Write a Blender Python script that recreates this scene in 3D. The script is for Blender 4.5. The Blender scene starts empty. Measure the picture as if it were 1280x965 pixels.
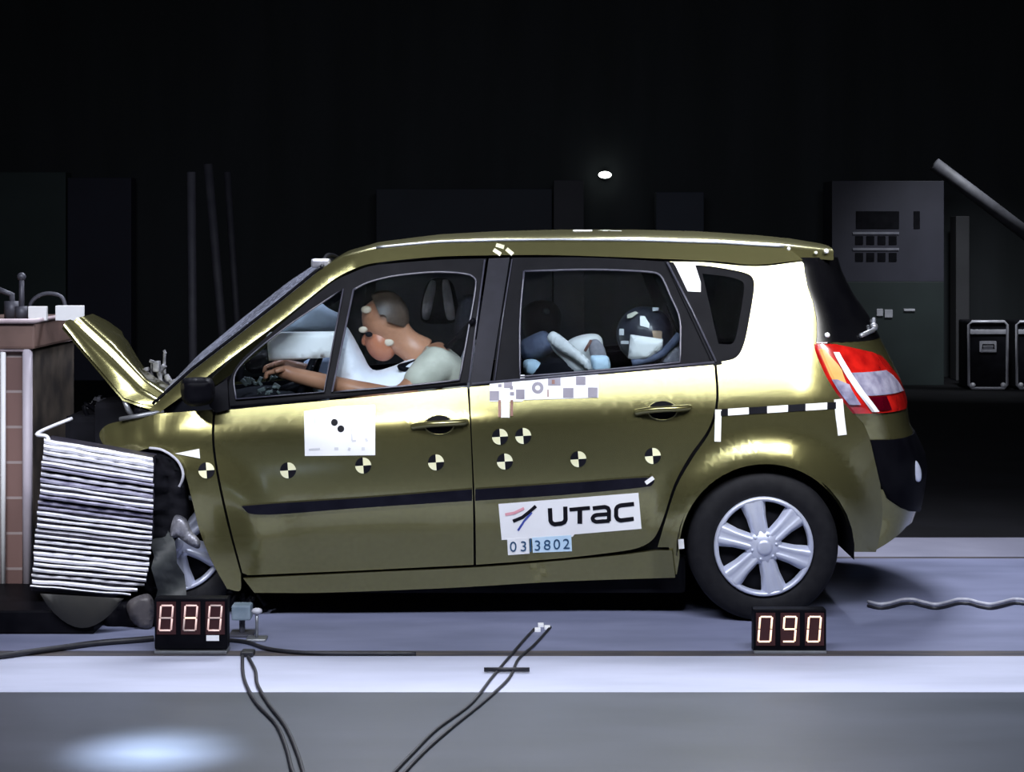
import bpy, bmesh, math, random
from mathutils import Vector, Matrix, noise
random.seed(7)
R = math.radians
C = bpy.context.scene.collection
sc = bpy.context.scene
# ------------------------------------------------------------------ camera, world, lights, exposure
CAM_D, CAM_H, FPX, HOR = 8.0, 1.6, 2400.0, 298.0      # distance to the near flank of the car, eye height, focal length in px
cam_d = bpy.data.cameras.new('camera'); cam = bpy.data.objects.new('camera', cam_d); C.objects.link(cam)
cam.location = (0, -CAM_D, CAM_H); cam.rotation_euler = (R(90), 0, 0)
cam_d.sensor_width = 36; cam_d.lens = 36 * FPX / 1280; cam_d.shift_y = -(482.5 - HOR) / 1280
cam_d.clip_end = 100
sc.camera = cam
w = bpy.data.worlds.new('world'); sc.world = w; w.use_nodes = True
w.node_tree.nodes['Background'].inputs[0].default_value = (0.35, 0.45, 0.6, 1)
w.node_tree.nodes['Background'].inputs[1].default_value = 0.02
sc.view_settings.view_transform = 'Standard'; sc.view_settings.look = 'None'
sc.view_settings.gamma = 1; sc.view_settings.use_curve_mapping = False
sc.view_settings.exposure = 0.3

def area(name, loc, aim, sx, sy, power, col, spread=180):
    l = bpy.data.lights.new(name, 'AREA'); l.shape = 'RECTANGLE'; l.size = sx; l.size_y = sy
    l.energy = power; l.color = col; l.spread = R(spread)
    o = bpy.data.objects.new(name, l); C.objects.link(o); o.location = loc
    o.rotation_euler = (Vector(aim) - Vector(loc)).to_track_quat('-Z', 'Y').to_euler()
    return o
def spot(name, loc, aim, power, ang, col, blend=0.6, rad=0.15):
    l = bpy.data.lights.new(name, 'SPOT'); l.energy = power; l.color = col; l.spot_size = R(ang); l.spot_blend = blend
    l.shadow_soft_size = rad
    o = bpy.data.objects.new(name, l); C.objects.link(o); o.location = loc
    o.rotation_euler = (Vector(aim) - Vector(loc)).to_track_quat('-Z', 'Y').to_euler()
    return o
COOL = (0.84, 0.88, 1.0)
area('light_bank_front', (0.2, -3.6, 4.3), (0.2, 0.6, 0.6), 5.6, 0.9, 150, COOL, 110)
area('light_bank_overhead', (-0.8, 2.6, 4.6), (-0.6, 0.9, 1.0), 1.1, 0.9, 60, COOL, 100)
area('light_bank_overhead_rear', (1.3, 2.6, 4.6), (1.2, 0.9, 1.0), 1.3, 0.9, 70, COOL, 100)
spot('added_spot_rear_quarter', (2.6, -3.2, 3.6), (1.1, 0.2, 1.2), 430, 22, (1, 0.98, 0.93), 0.8)  # added spot that blows out the rear quarter panel
spot('added_spot_front', (-3.0, -3.6, 3.4), (-1.7, 0.0, 0.5), 420, 18, (0.95, 0.96, 1.0), 0.7)  # added spot to brighten the honeycomb and crushed nose
spot('added_spot_cabin', (-0.6, -3.6, 2.6), (-0.5, 0.4, 1.05), 360, 15, (1, 0.98, 0.96), 0.7)  # added spot outside the car to brighten the cabin
spot('added_spot_floor_pool', (-1.2, -3.4, 3.2), (-1.12, -2.02, 0), 9000, 7.5, (0.72, 0.82, 1.0), 1.0)  # added narrow spot that makes the bright patch on the front floor

# ------------------------------------------------------------------ materials
def principled(name, col, rough=0.5, metal=0.0, **kw):
    m = bpy.data.materials.new(name); m.use_nodes = True
    b = m.node_tree.nodes['Principled BSDF']
    b.inputs['Base Color'].default_value = (*col, 1); b.inputs['Roughness'].default_value = rough
    b.inputs['Metallic'].default_value = metal
    for k, v in kw.items(): b.inputs[k.replace('_', ' ')].default_value = v
    return m
def mottled(name, c1, c2, scale=5, rough=0.5, metal=0.0, bump=0.0, stretch=(1, 1, 1), lo=0.35, hi=0.65, **kw):
    m = principled(name, c1, rough, metal, **kw); nt = m.node_tree; b = nt.nodes['Principled BSDF']
    tc = nt.nodes.new('ShaderNodeTexCoord'); mp = nt.nodes.new('ShaderNodeMapping'); mp.inputs['Scale'].default_value = stretch
    n = nt.nodes.new('ShaderNodeTexNoise'); n.inputs['Scale'].default_value = scale; n.inputs['Detail'].default_value = 6
    r = nt.nodes.new('ShaderNodeValToRGB'); r.color_ramp.elements[0].position = lo; r.color_ramp.elements[1].position = hi
    r.color_ramp.elements[0].color = (*c1, 1); r.color_ramp.elements[1].color = (*c2, 1)
    L = nt.links.new
    L(tc.outputs['Object'], mp.inputs[0]); L(mp.outputs[0], n.inputs['Vector']); L(n.outputs[0], r.inputs[0]); L(r.outputs[0], b.inputs['Base Color'])
    if bump:
        bp = nt.nodes.new('ShaderNodeBump'); bp.inputs['Strength'].default_value = bump; bp.inputs['Distance'].default_value = 0.01
        L(n.outputs[0], bp.inputs['Height']); L(bp.outputs[0], b.inputs['Normal'])
    return m
def emis(name, col, s):
    return principled(name, col, 0.5, Emission_Color=(*col, 1), Emission_Strength=s)
def glass(name, tint, refl_rough=0.02, haze=0.0, hazecol=(0.7, 0.75, 0.9), cracks=False):
    m = bpy.data.materials.new(name); m.use_nodes = True; nt = m.node_tree; nt.nodes.clear(); L = nt.links.new
    out = nt.nodes.new('ShaderNodeOutputMaterial'); tr = nt.nodes.new('ShaderNodeBsdfTransparent'); tr.inputs[0].default_value = (*tint, 1)
    gl = nt.nodes.new('ShaderNodeBsdfGlossy'); gl.inputs['Roughness'].default_value = refl_rough
    fr = nt.nodes.new('ShaderNodeFresnel'); fr.inputs[0].default_value = 1.03
    mx = nt.nodes.new('ShaderNodeMixShader'); L(fr.outputs[0], mx.inputs[0]); L(tr.outputs[0], mx.inputs[1]); L(gl.outputs[0], mx.inputs[2])
    last = mx
    if haze:
        df = nt.nodes.new('ShaderNodeBsdfPrincipled'); df.inputs['Base Color'].default_value = (*hazecol, 1); df.inputs['Roughness'].default_value = 0.3
        m2 = nt.nodes.new('ShaderNodeMixShader'); m2.inputs[0].default_value = haze
        if cracks:
            tc = nt.nodes.new('ShaderNodeTexCoord'); v = nt.nodes.new('ShaderNodeTexVoronoi'); v.feature = 'DISTANCE_TO_EDGE'; v.inputs['Scale'].default_value = 26
            n = nt.nodes.new('ShaderNodeTexNoise'); n.inputs['Scale'].default_value = 3
            r = nt.nodes.new('ShaderNodeValToRGB'); r.color_ramp.elements[0].position = 0.0; r.color_ramp.elements[1].position = 0.12
            r.color_ramp.elements[0].color = (0.9, 0.9, 0.9, 1); r.color_ramp.elements[1].color = (haze, haze, haze, 1)
            mu = nt.nodes.new('ShaderNodeMath'); mu.operation = 'MULTIPLY'
            L(tc.outputs['Object'], v.inputs['Vector']); L(tc.outputs['Object'], n.inputs['Vector']); L(v.outputs['Distance'], r.inputs[0])
            L(r.outputs[0], mu.inputs[0]); L(n.outputs[0], mu.inputs[1]); L(mu.outputs[0], m2.inputs[0])
        L(mx.outputs[0], m2.inputs[1]); L(df.outputs[0], m2.inputs[2]); last = m2
    L(last.outputs[0], out.inputs[0]); return m
M = dict(
    paint=mottled('olive_gold_paint', (0.215, 0.20, 0.085), (0.24, 0.225, 0.095), 60, 0.24, 0.82, Coat_Weight=0.7, Coat_Roughness=0.06),
    black=mottled('black_trim', (0.0025, 0.0025, 0.004), (0.005, 0.005, 0.007), 12, 0.45, Specular_IOR_Level=0.04),
    slate=mottled('slate_trim', (0.005, 0.005, 0.010), (0.009, 0.009, 0.016), 14, 0.45, Specular_IOR_Level=0.09),
    trimline=mottled('grey_bead', (0.05, 0.05, 0.07), (0.08, 0.08, 0.10), 20, 0.3),
    rubber=mottled('tyre_rubber', (0.005, 0.005, 0.007), (0.009, 0.009, 0.011), 30, 0.7, Specular_IOR_Level=0.2),
    dark=mottled('dark_interior', (0.004, 0.004, 0.006), (0.008, 0.008, 0.011), 10, 0.85, Specular_IOR_Level=0.1),
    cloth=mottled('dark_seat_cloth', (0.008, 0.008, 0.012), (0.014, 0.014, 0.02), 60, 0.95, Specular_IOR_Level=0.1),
    ltcloth=mottled('grey_seat_cloth', (0.22, 0.21, 0.24), (0.3, 0.29, 0.32), 60, 0.9),
    silver=mottled('silver_wheel_paint', (0.52, 0.55, 0.68), (0.6, 0.63, 0.74), 8, 0.34, 0.35),
    alu=mottled('crushed_aluminium', (0.72, 0.72, 0.78), (0.97, 0.97, 1.0), 9, 0.4, 0.1, 0.2, (1, 1, 8)),
    scrap=mottled('torn_metal', (0.08, 0.08, 0.1), (0.45, 0.45, 0.5), 14, 0.4, 0.6, 0.4),
    white=mottled('white_paper', (0.86, 0.86, 0.86), (0.92, 0.92, 0.92), 5, 0.6),
    ink=mottled('black_ink', (0.004, 0.004, 0.007), (0.008, 0.008, 0.012), 8, 0.6, Specular_IOR_Level=0.15),
    grey=mottled('grey_print', (0.22, 0.2, 0.24), (0.3, 0.28, 0.32), 8, 0.6),
    cream=mottled('cream_marker', (0.85, 0.82, 0.5), (0.92, 0.9, 0.62), 8, 0.5),
    pink=mottled('pink_print', (0.75, 0.3, 0.35), (0.8, 0.38, 0.42), 8, 0.6),
    blue=mottled('blue_print', (0.03, 0.05, 0.3), (0.06, 0.09, 0.4), 8, 0.6),
    numblue=mottled('number_ink', (0.01, 0.06, 0.14), (0.02, 0.1, 0.22), 8, 0.6),
    palblue=mottled('pale_blue_paper', (0.55, 0.75, 0.9), (0.65, 0.82, 0.95), 8, 0.6),
    red=mottled('red_lens', (0.28, 0.004, 0.004), (0.55, 0.012, 0.008), 14, 0.15, 0, Coat_Weight=0.8),
    orange=mottled('amber_lens', (0.8, 0.32, 0.08), (0.9, 0.42, 0.14), 9, 0.15, 0, Coat_Weight=0.8),
    clear=mottled('clear_lens', (0.35, 0.33, 0.5), (0.75, 0.72, 0.9), 18, 0.12, 0.5, 0.3),
    airbag=mottled('airbag_fabric', (0.82, 0.82, 0.9), (0.9, 0.9, 0.96), 6, 0.8, 0, 0.15),
    skin=mottled('dummy_vinyl', (0.34, 0.15, 0.085), (0.5, 0.24, 0.14), 7, 0.4),
    shirt=mottled('dummy_shirt', (0.45, 0.44, 0.36), (0.6, 0.58, 0.48), 12, 0.85),
    chalk=mottled('white_shell', (0.8, 0.8, 0.78), (0.9, 0.9, 0.88), 9, 0.5),
    bluegrey=mottled('blue_grey_cloth', (0.06, 0.07, 0.12), (0.11, 0.13, 0.2), 16, 0.8),
    segon=emis('lit_segment', (0.9, 0.62, 0.55), 0.3),
    segdim=emis('dim_segment', (0.55, 0.42, 0.38), 0.16),
    segbright=emis('bright_segment', (1.0, 0.7, 0.5), 0.9),
    segback=emis('red_digit_window', (0.03, 0.002, 0.002), 0.03),
    cable=mottled('black_cable', (0.01, 0.01, 0.014), (0.02, 0.02, 0.026), 20, 0.5),
    palecable=mottled('pale_cable', (0.4, 0.4, 0.45), (0.55, 0.55, 0.6), 20, 0.5),
    glass=glass('side_glass', (0.82, 0.86, 0.88)),
    tint=glass('tinted_glass', (0.35, 0.38, 0.42)),
    shield=glass('cracked_glare_windscreen', (0.7, 0.75, 0.85), 0.15, 0.45, (0.6, 0.63, 0.8), True),  # cracks, with the glare on the glass put in as pale haze
    steel=mottled('grey_steel', (0.25, 0.26, 0.28), (0.35, 0.36, 0.38), 9, 0.4, 0.7),
    dimsteel=mottled('dull_steel', (0.05, 0.05, 0.065), (0.09, 0.09, 0.11), 9, 0.5, 0.3),
    cabinet=mottled('dark_cabinet', (0.025, 0.025, 0.04), (0.032, 0.032, 0.05), 3, 0.6),
    cabinet2=mottled('dark_green_cabinet', (0.010, 0.018, 0.018), (0.014, 0.024, 0.024), 3, 0.6),
    lamp=emis('lamp_glow', (0.9, 1.0, 0.92), 6.0),
)
# ------------------------------------------------------------------ helpers
ORI = {}
def Wp(px, py, d=0.0):
    k = (CAM_D + d) / FPX
    return Vector(((px - 640) * k, d, CAM_H - (py - HOR) * k))
def Fl(px, py, z=0.0):                     # point on the floor seen at a pixel
    return Wp(px, py, FPX * (CAM_H - z) / (py - HOR) - CAM_D)
def tag(o, label=None, cat=None, group=None, kind=None):
    if label: o['label'] = label
    if cat: o['category'] = cat
    if group: o['group'] = group
    if kind: o['kind'] = kind
    return o
def empty(name, loc, label=None, cat=None, group=None):
    o = bpy.data.objects.new(name, None); C.objects.link(o); o.location = loc; o.empty_display_size = 0.1
    ORI[o.name] = Vector(loc); return tag(o, label, cat, group)
def islands(bm):
    seen = set(); out = []
    for v in bm.verts:
        if v in seen: continue
        st = [v]; seen.add(v); isl = []
        while st:
            q = st.pop(); isl.append(q)
            for e in q.link_edges:
                o = e.other_vert(q)
                if o not in seen: seen.add(o); st.append(o)
        out.append(isl)
    return out
def mk_each(name, bm, mats, parent, smooth=True):
    """one part per separate piece"""
    for isl in islands(bm):
        b = bmesh.new(); m_ = {v: b.verts.new(v.co) for v in isl}
        fs = {f for v in isl for f in v.link_faces}
        for f in fs:
            g = b.faces.new([m_[v] for v in f.verts]); g.material_index = f.material_index
        mk(name, b, mats, parent, smooth)
    bm.free()
def mk(name, bm, mats, parent=None, smooth=True, origin=None):
    me = bpy.data.meshes.new(name)
    if parent is not None: org = ORI[parent.name]
    else:
        org = Vector(origin) if origin is not None else None
        if org is None:
            vs = [v.co for v in bm.verts]
            org = Vector(((min(v.x for v in vs) + max(v.x for v in vs)) / 2, (min(v.y for v in vs) + max(v.y for v in vs)) / 2, min(v.z for v in vs)))
    bmesh.ops.translate(bm, verts=bm.verts, vec=-org)
    bm.to_mesh(me); bm.free()
    for m in (mats if isinstance(mats, (list, tuple)) else [mats]): me.materials.append(m)
    for p in me.polygons: p.use_smooth = smooth
    o = bpy.data.objects.new(name, me); C.objects.link(o)
    if parent is not None: o.parent = parent
    else: o.location = org
    ORI[o.name] = org
    return o
def SM(pts, closed=True, n=5):
    out = []; N = len(pts); rng = range(N if closed else N - 1)
    P = [Vector((p[0], p[1], 0)) for p in pts]; corner = [len(p) > 2 for p in pts]
    if not closed: corner[0] = corner[-1] = True
    for i in rng:
        j = (i + 1) % N; p1, p2 = P[i], P[j]
        m1 = (p2 - P[i - 1]) * 0.5 if not corner[i] else (p2 - p1)
        m2 = (P[(j + 1) % N] - p1) * 0.5 if not corner[j] else (p2 - p1)
        L = (p2 - p1).length
        for m in (m1, m2):
            if m.length > L: m.length = L
        k = 1 if (corner[i] and corner[j]) else n
        for s in range(k):
            t = s / k; a = 2*t**3 - 3*t**2 + 1; b = t**3 - 2*t**2 + t; c = -2*t**3 + 3*t**2; e = t**3 - t**2
            v = p1 * a + m1 * b + p2 * c + m2 * e; out.append((v.x, v.y))
    if not closed: out.append((P[-1].x, P[-1].y))
    return out
def K(*pts): return [(p[0], p[1], 1) for p in pts]       # all corners
def interp(tab, x):
    if x <= tab[0][0]: return tab[0][1]
    for (a, b), (c, d) in zip(tab, tab[1:]):
        if x <= c: return b + (d - b) * (x - a) / (c - a)
    return tab[-1][1]
def flat_fill(outer, holes=(), grid=14):
    bm = bmesh.new(); es = []
    for loop in [outer, *holes]:
        vs = [bm.verts.new((x, y, 0)) for x, y in loop]
        for a, b in zip(vs, vs[1:] + vs[:1]): es.append(bm.edges.new((a, b)))
    bmesh.ops.triangle_fill(bm, use_beauty=True, edges=es, normal=(0, 0, 1))
    xs = [v.co.x for v in bm.verts]; ys = [v.co.y for v in bm.verts]
    if grid:
        for ax, lo, hi in ((0, min(xs), max(xs)), (1, min(ys), max(ys))):
            q = math.floor(lo / grid) * grid + grid
            while q < hi - 0.5:
                co = [0, 0, 0]; co[ax] = q; no = [0, 0, 0]; no[ax] = 1
                bmesh.ops.bisect_plane(bm, geom=bm.verts[:] + bm.edges[:] + bm.faces[:], plane_co=co, plane_no=no, dist=0.01)
                q += grid
    return bm
WID = 1.80
def mirror_y(bm):
    for v in bm.verts: v.co.y = WID - v.co.y
    bmesh.ops.reverse_faces(bm, faces=bm.faces)
def solid(bm, thick):
    """give a skin a back face and a rim, thick metres further from the camera"""
    bnd = [e for e in bm.edges if len(e.link_faces) == 1]
    off = Vector((0, thick, 0))
    segs = []
    for e in bnd:
        f = e.link_faces[0]; l = [l for l in f.loops if l.edge == e][0]
        segs.append((l.vert.co.copy(), l.link_loop_next.vert.co.copy()))
    faces = bm.faces[:]
    r = bmesh.ops.duplicate(bm, geom=faces)
    nf = [g for g in r['geom'] if isinstance(g, bmesh.types.BMFace)]; nv = [g for g in r['geom'] if isinstance(g, bmesh.types.BMVert)]
    for v in nv: v.co += off
    bmesh.ops.reverse_faces(bm, faces=nf)
    for a, b in segs:
        q = [bm.verts.new(c) for c in (b, a, a + off, b + off)]; bm.faces.new(q)
def panel(name, outer, dfn, mat, parent, holes=(), grid=14, off=0.0, thick=0.012, far=False, smooth=True):
    bm = flat_fill(outer, holes, grid)
    for v in bm.verts:
        px, py = v.co.x, v.co.y; v.co = Wp(px, py, (dfn(px, py) if callable(dfn) else dfn) + off)
    bm.normal_update()
    fs = [f for f in bm.faces if f.normal.y > 0]
    if fs: bmesh.ops.reverse_faces(bm, faces=fs)
    if thick: solid(bm, thick)
    if far: mirror_y(bm)
    return mk(name, bm, mat, parent, smooth)
def near_and_far(name, outer, dfn, mat, parent, **kw):
    a = panel(name, outer, dfn, mat, parent, **kw); panel(name, outer, dfn, mat, parent, far=True, **kw); return a
def grid_mesh(rows, bm=None, closed_u=False, mat=0):
    bm = bm or bmesh.new(); V = [[bm.verts.new(p) for p in r] for r in rows]
    for a, b in zip(V, V[1:]):
        n = len(a)
        for i in range(n if closed_u else n - 1):
            j = (i + 1) % n
            try: f = bm.faces.new((a[i], a[j], b[j], b[i])); f.material_index = mat
            except ValueError: pass
    return bm
def tube(bm, pts, r, seg=8, cap=True):
    pts = [Vector(p) for p in pts]; rows = []; up = Vector((0.123, 0.2, 1)).normalized()
    for i, p in enumerate(pts):
        t = (pts[min(i + 1, len(pts) - 1)] - pts[max(i - 1, 0)]).normalized()
        a = t.cross(up)
        if a.length < 0.05: a = t.cross(Vector((1, 0, 0)))
        a.normalize(); b = t.cross(a); rr = r[i] if isinstance(r, (list, tuple)) else r
        rows.append([p + (a * math.cos(2 * math.pi * k / seg) + b * math.sin(2 * math.pi * k / seg)) * rr for k in range(seg)])
    V = [[bm.verts.new(p) for p in rw] for rw in rows]
    for a, b in zip(V, V[1:]):
        for i in range(seg):
            j = (i + 1) % seg; bm.faces.new((a[i], a[j], b[j], b[i]))
    if cap: bm.faces.new(V[0][::-1]); bm.faces.new(V[-1])
    return bm
def smooth3(pts, n=6):
    pts = [Vector(p) for p in pts]; out = []
    for i in range(len(pts) - 1):
        p0 = pts[max(i - 1, 0)]; p1 = pts[i]; p2 = pts[i + 1]; p3 = pts[min(i + 2, len(pts) - 1)]
        for s in range(n):
            t = s / n
            out.append(0.5 * ((2 * p1) + (p2 - p0) * t + (2*p0 - 5*p1 + 4*p2 - p3) * t*t + (3*p1 - p0 - 3*p2 + p3) * t**3))
    out.append(pts[-1]); return out
def box(bm, lo, hi, bev=0.0, mat=0):
    r = bmesh.ops.create_cube(bm, size=1); vs = r['verts']
    for v in vs: v.co = Vector([(lo[k] + hi[k]) / 2 + v.co[k] * (hi[k] - lo[k]) for k in range(3)])
    fs = {f for v in vs for f in v.link_faces}
    if bev:
        es = list({e for v in vs for e in v.link_edges})
        r = bmesh.ops.bevel(bm, geom=es, offset=bev, segments=2, affect='EDGES', profile=0.6)
        fs = {f for f in r['faces']} | {f for f in fs if f.is_valid}
    for f in fs: f.material_index = mat
    return bm
def xform(bm, mat, start=0):
    bm.verts.ensure_lookup_table()
    for v in bm.verts[start:]: v.co = mat @ v.co
def lathe(bm, prof, c, seg=48, mat=0):
    """profile of (radius, y) round an axis through c along world y"""
    rows = []
    for r_, y in prof:
        rows.append([Vector((c[0] + r_ * math.cos(2*math.pi*k/seg), c[1] + y, c[2] + r_ * math.sin(2*math.pi*k/seg))) for k in range(seg)])
    return grid_mesh(rows, bm, True, mat)
def dist_poly(x, y, loop):
    best = 1e9
    for (ax, ay), (bx, by) in zip(loop, loop[1:] + loop[:1]):
        dx, dy = bx - ax, by - ay; L2 = dx*dx + dy*dy or 1e-9
        t = max(0, min(1, ((x-ax)*dx + (y-ay)*dy) / L2)); q = math.hypot(x - ax - t*dx, y - ay - t*dy)
        if q < best: best = q
    return best
def puff(bm, loop, dc, half, rad=18, grid=6, wrinkle=0.0):
    """a cushion: outline seen from the side, swelling to +-half metres about depth dc"""
    f0 = flat_fill(loop, (), grid)
    for sgn in (-1, 1):
        m = {}
        for v in f0.verts:
            t = min(1, dist_poly(v.co.x, v.co.y, loop) / rad); h = half * math.sqrt(max(0, 1 - (1 - t)**2))
            if wrinkle: h += wrinkle * t * noise.noise(Vector((v.co.x * .07, v.co.y * .07, sgn * 3)))
            m[v] = bm.verts.new(Wp(v.co.x, v.co.y, dc + sgn * h))
        for f in f0.faces:
            vs = [m[v] for v in f.verts]; bm.faces.new(vs if sgn > 0 else vs[::-1])
    f0.free(); bmesh.ops.remove_doubles(bm, verts=bm.verts, dist=1e-5); bmesh.ops.recalc_face_normals(bm, faces=bm.faces); return bm
def ball(bm, c, r, seg=20, rot=None, mat=0):
    r = r if isinstance(r, (tuple, list)) else (r, r, r)
    q = bmesh.ops.create_uvsphere(bm, u_segments=seg, v_segments=seg // 2 + 2, radius=1)
    mt = Matrix.Translation(c) @ (rot.to_4x4() if rot else Matrix.Identity(4)) @ Matrix.Diagonal((*r, 1))
    for v in q['verts']: v.co = mt @ v.co
    for f in {f for v in q['verts'] for f in v.link_faces}: f.material_index = mat
    return bm
def stroke(bm, pts, w, dfn, off, mat=0):
    n = len(pts)
    def P(x, y): return bm.verts.new(Wp(x, y, dfn(x, y) + off))
    for i in range(n - 1):
        (ax, ay), (bx, by) = pts[i], pts[i+1]; L = math.hypot(bx-ax, by-ay) or 1; nx, ny = -(by-ay)/L*w/2, (bx-ax)/L*w/2
        f = bm.faces.new([P(ax+nx, ay+ny), P(ax-nx, ay-ny), P(bx-nx, by-ny), P(bx+nx, by+ny)]); f.material_index = mat
        if 0 < i: 
            f = bm.faces.new([P(ax + w/2*math.cos(k*math.pi/4), ay + w/2*math.sin(k*math.pi/4)) for k in range(8)]); f.material_index = mat
    bm.normal_update()
    fs = [f for f in bm.faces if f.normal.y > 0]
    if fs: bmesh.ops.reverse_faces(bm, faces=fs)
def body_skin(name, joints, edges, parent, mat, levels=2):
    """one continuous surface grown from a jointed skeleton; joints = [(point, radius)], first is the pelvis"""
    me = bpy.data.meshes.new(name); org = ORI[parent.name]
    me.from_pydata([Vector(p) - org for p, r in joints], edges, [])
    o = bpy.data.objects.new(name, me); C.objects.link(o); ORI[o.name] = org
    m = o.modifiers.new('skin', 'SKIN'); m.use_smooth_shade = True
    sv = me.skin_vertices[0].data if me.skin_vertices else None
    if sv is None:
        bm = bmesh.new(); bm.from_mesh(me); bm.verts.layers.skin.verify(); bm.to_mesh(me); bm.free(); sv = me.skin_vertices[0].data
    for i, (p, r) in enumerate(joints):
        rr = r if isinstance(r, tuple) else (r, r); sv[i].radius = rr; sv[i].use_root = (i == 0)
    s = o.modifiers.new('sub', 'SUBSURF'); s.levels = levels; s.render_levels = levels
    dg = bpy.context.evaluated_depsgraph_get(); dg.update()
    nm = bpy.data.meshes.new_from_object(o.evaluated_get(dg)); o.modifiers.clear(); o.data = nm
    nm.materials.clear(); nm.materials.append(mat)
    for p in nm.polygons: p.use_smooth = True
    o.parent = parent
    return o
def text_loops(s, size):
    cu = bpy.data.curves.new('t', 'FONT'); cu.body = s; cu.size = size; cu.align_x = 'CENTER'
    o = bpy.data.objects.new('t', cu); C.objects.link(o); dg = bpy.context.evaluated_depsgraph_get(); dg.update()
    me = bpy.data.meshes.new_from_object(o.evaluated_get(dg)); bpy.data.objects.remove(o); bpy.data.curves.remove(cu); return me

# ------------------------------------------------------------------ the hall
def brick_mat(name, c1, c2, mortar, sx, sz):
    m = principled(name, c1, 0.6); nt = m.node_tree; b = nt.nodes['Principled BSDF']; L = nt.links.new
    tc = nt.nodes.new('ShaderNodeTexCoord'); mp = nt.nodes.new('ShaderNodeMapping'); mp.inputs['Rotation'].default_value = (R(90), 0, 0)
    br = nt.nodes.new('ShaderNodeTexBrick'); br.offset = 0; br.inputs['Color1'].default_value = (*c1, 1); br.inputs['Color2'].default_value = (*c2, 1)
    br.inputs['Mortar'].default_value = (*mortar, 1); br.inputs['Scale'].default_value = 1; br.inputs['Brick Width'].default_value = sx
    br.inputs['Row Height'].default_value = sz; br.inputs['Mortar Size'].default_value = 0.006
    L(tc.outputs['Object'], mp.inputs[0]); L(mp.outputs[0], br.inputs['Vector']); L(br.outputs[0], b.inputs['Base Color']); return m
asphalt = mottled('dark_worn_concrete', (0.034, 0.041, 0.052), (0.058, 0.066, 0.085), 1.3, 0.42, 0, 0.05, (1, 2.5, 1), 0.3, 0.7)
stripe = mottled('white_painted_lane', (0.38, 0.40, 0.50), (0.48, 0.50, 0.62), 1.1, 0.55, 0, 0.03, (1, 4, 1), 0.3, 0.6)
lane = mottled('blue_grey_lane', (0.155, 0.17, 0.26), (0.21, 0.225, 0.34), 1.6, 0.5, 0, 0.03, (1, 3, 1))
lane2 = mottled('pale_grey_lane', (0.2, 0.2, 0.26), (0.26, 0.26, 0.33), 2, 0.55)
groove = mottled('dark_rail_slot', (0.03, 0.03, 0.045), (0.09, 0.075, 0.07), 3, 0.6, 0, 0, (1, 8, 1))
blackfl = mottled('near_black_floor', (0.004, 0.004, 0.005), (0.007, 0.007, 0.009), 2, 0.85, Specular_IOR_Level=0.15)  # near-black from the lane edge to the back wall
bands = [(-9.6, -1.23, asphalt), (-1.23, -0.645, stripe), (-0.645, -0.55, groove), (-0.55, 1.60, lane), (1.60, 1.65, groove), (1.65, 2.27, lane2), (2.27, 14.2, blackfl)]
bm = bmesh.new()
for i, (a, b, m) in enumerate(bands):
    for j in range(14):
        x0 = -7 + j; f = bm.faces.new([bm.verts.new(p) for p in ((x0, a, 0), (x0 + 1, a, 0), (x0 + 1, b, 0), (x0, b, 0))]); f.material_index = i
bmesh.ops.remove_doubles(bm, verts=bm.verts, dist=1e-4)
tag(mk('floor', bm, [b[2] for b in bands], None, False, (0, 0, 0)), kind='structure')
wallm = mottled('dark_hall_wall', (0.010, 0.014, 0.016), (0.018, 0.022, 0.026), 0.8, 0.8, 0, 0, (3, 1, 0.4))
ceilm = mottled('black_ceiling', (0.006, 0.006, 0.008), (0.01, 0.01, 0.012), 1, 0.9)
for n, lo, hi, m in (('wall_back', (-7, 14.2, 0), (7, 14.4, 6.5), wallm), ('wall_left', (-7.2, -9.6, 0), (-7, 14.4, 6.5), wallm),
                     ('wall_right', (7, -9.6, 0), (7.2, 14.4, 6.5), wallm), ('wall_front', (-7, -9.8, 0), (7, -9.6, 6.5), wallm),
                     ('ceiling', (-7.2, -9.8, 6.5), (7.2, 14.4, 6.7), ceilm)):
    tag(mk(n, box(bmesh.new(), lo, hi), m, None, False), kind='structure')

# ------------------------------------------------------------------ the car
CAR = empty('car', (0.2, 0.9, 0.0), 'olive gold five-door family car with a crushed nose driven against a test barrier', 'car')
def yc(px): return 551 - (px - 280) * 0.058
LRAIL = [(196, 520), (240, 486), (280, 455), (346, 407), (413, 352), (440, 338), (466, 329), (545, 322), (620, 320), (700, 320), (840, 325), (900, 329), (945, 333), (1010, 326)]
def smoothstep(t): t = max(0, min(1, t)); return t * t * (3 - 2 * t)
def side(px, py):
    c = yc(px)
    if py > c:
        v = (py - c) / 300; d = 0.02 * (v / 0.5) + 0.05 * max(0, v / 0.5)**2
    else:
        u = (c - py) / 300; s = 0.03
        d = 0.36 * (u - s * (1 - math.exp(-u / s)))
    if px > 985: d += 0.28 * ((px - 985) / 165)**2
    if px < 280: d += 0.13 * ((280 - px) / 160)**2
    r = math.hypot(px - 957, py - 688)
    if r < 152: d -= 0.056 * smoothstep((152 - r) / 46)
    r = math.hypot(px - 222, py - 690)
    if r < 140: d -= 0.02 * smoothstep((140 - r) / 42)
    if px > 190:
        l = interp(LRAIL, px)
        if py < l: d += 0.28 * (l - py) / 300 if px > 440 else 0.7 * (math.hypot(l - py - 14, 7) + (l - py - 14)) / 600 - 0.0035
    return d
TAIL_S = [(318, 1004), (340, 1006), (360, 1010), (380, 1017), (400, 1021), (425, 1021), (432, 1019), (445, 1023), (470, 1034), (490, 1046), (515, 1066), (530, 1080), (552, 1089), (600, 1100), (645, 1104), (690, 1096)]
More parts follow.
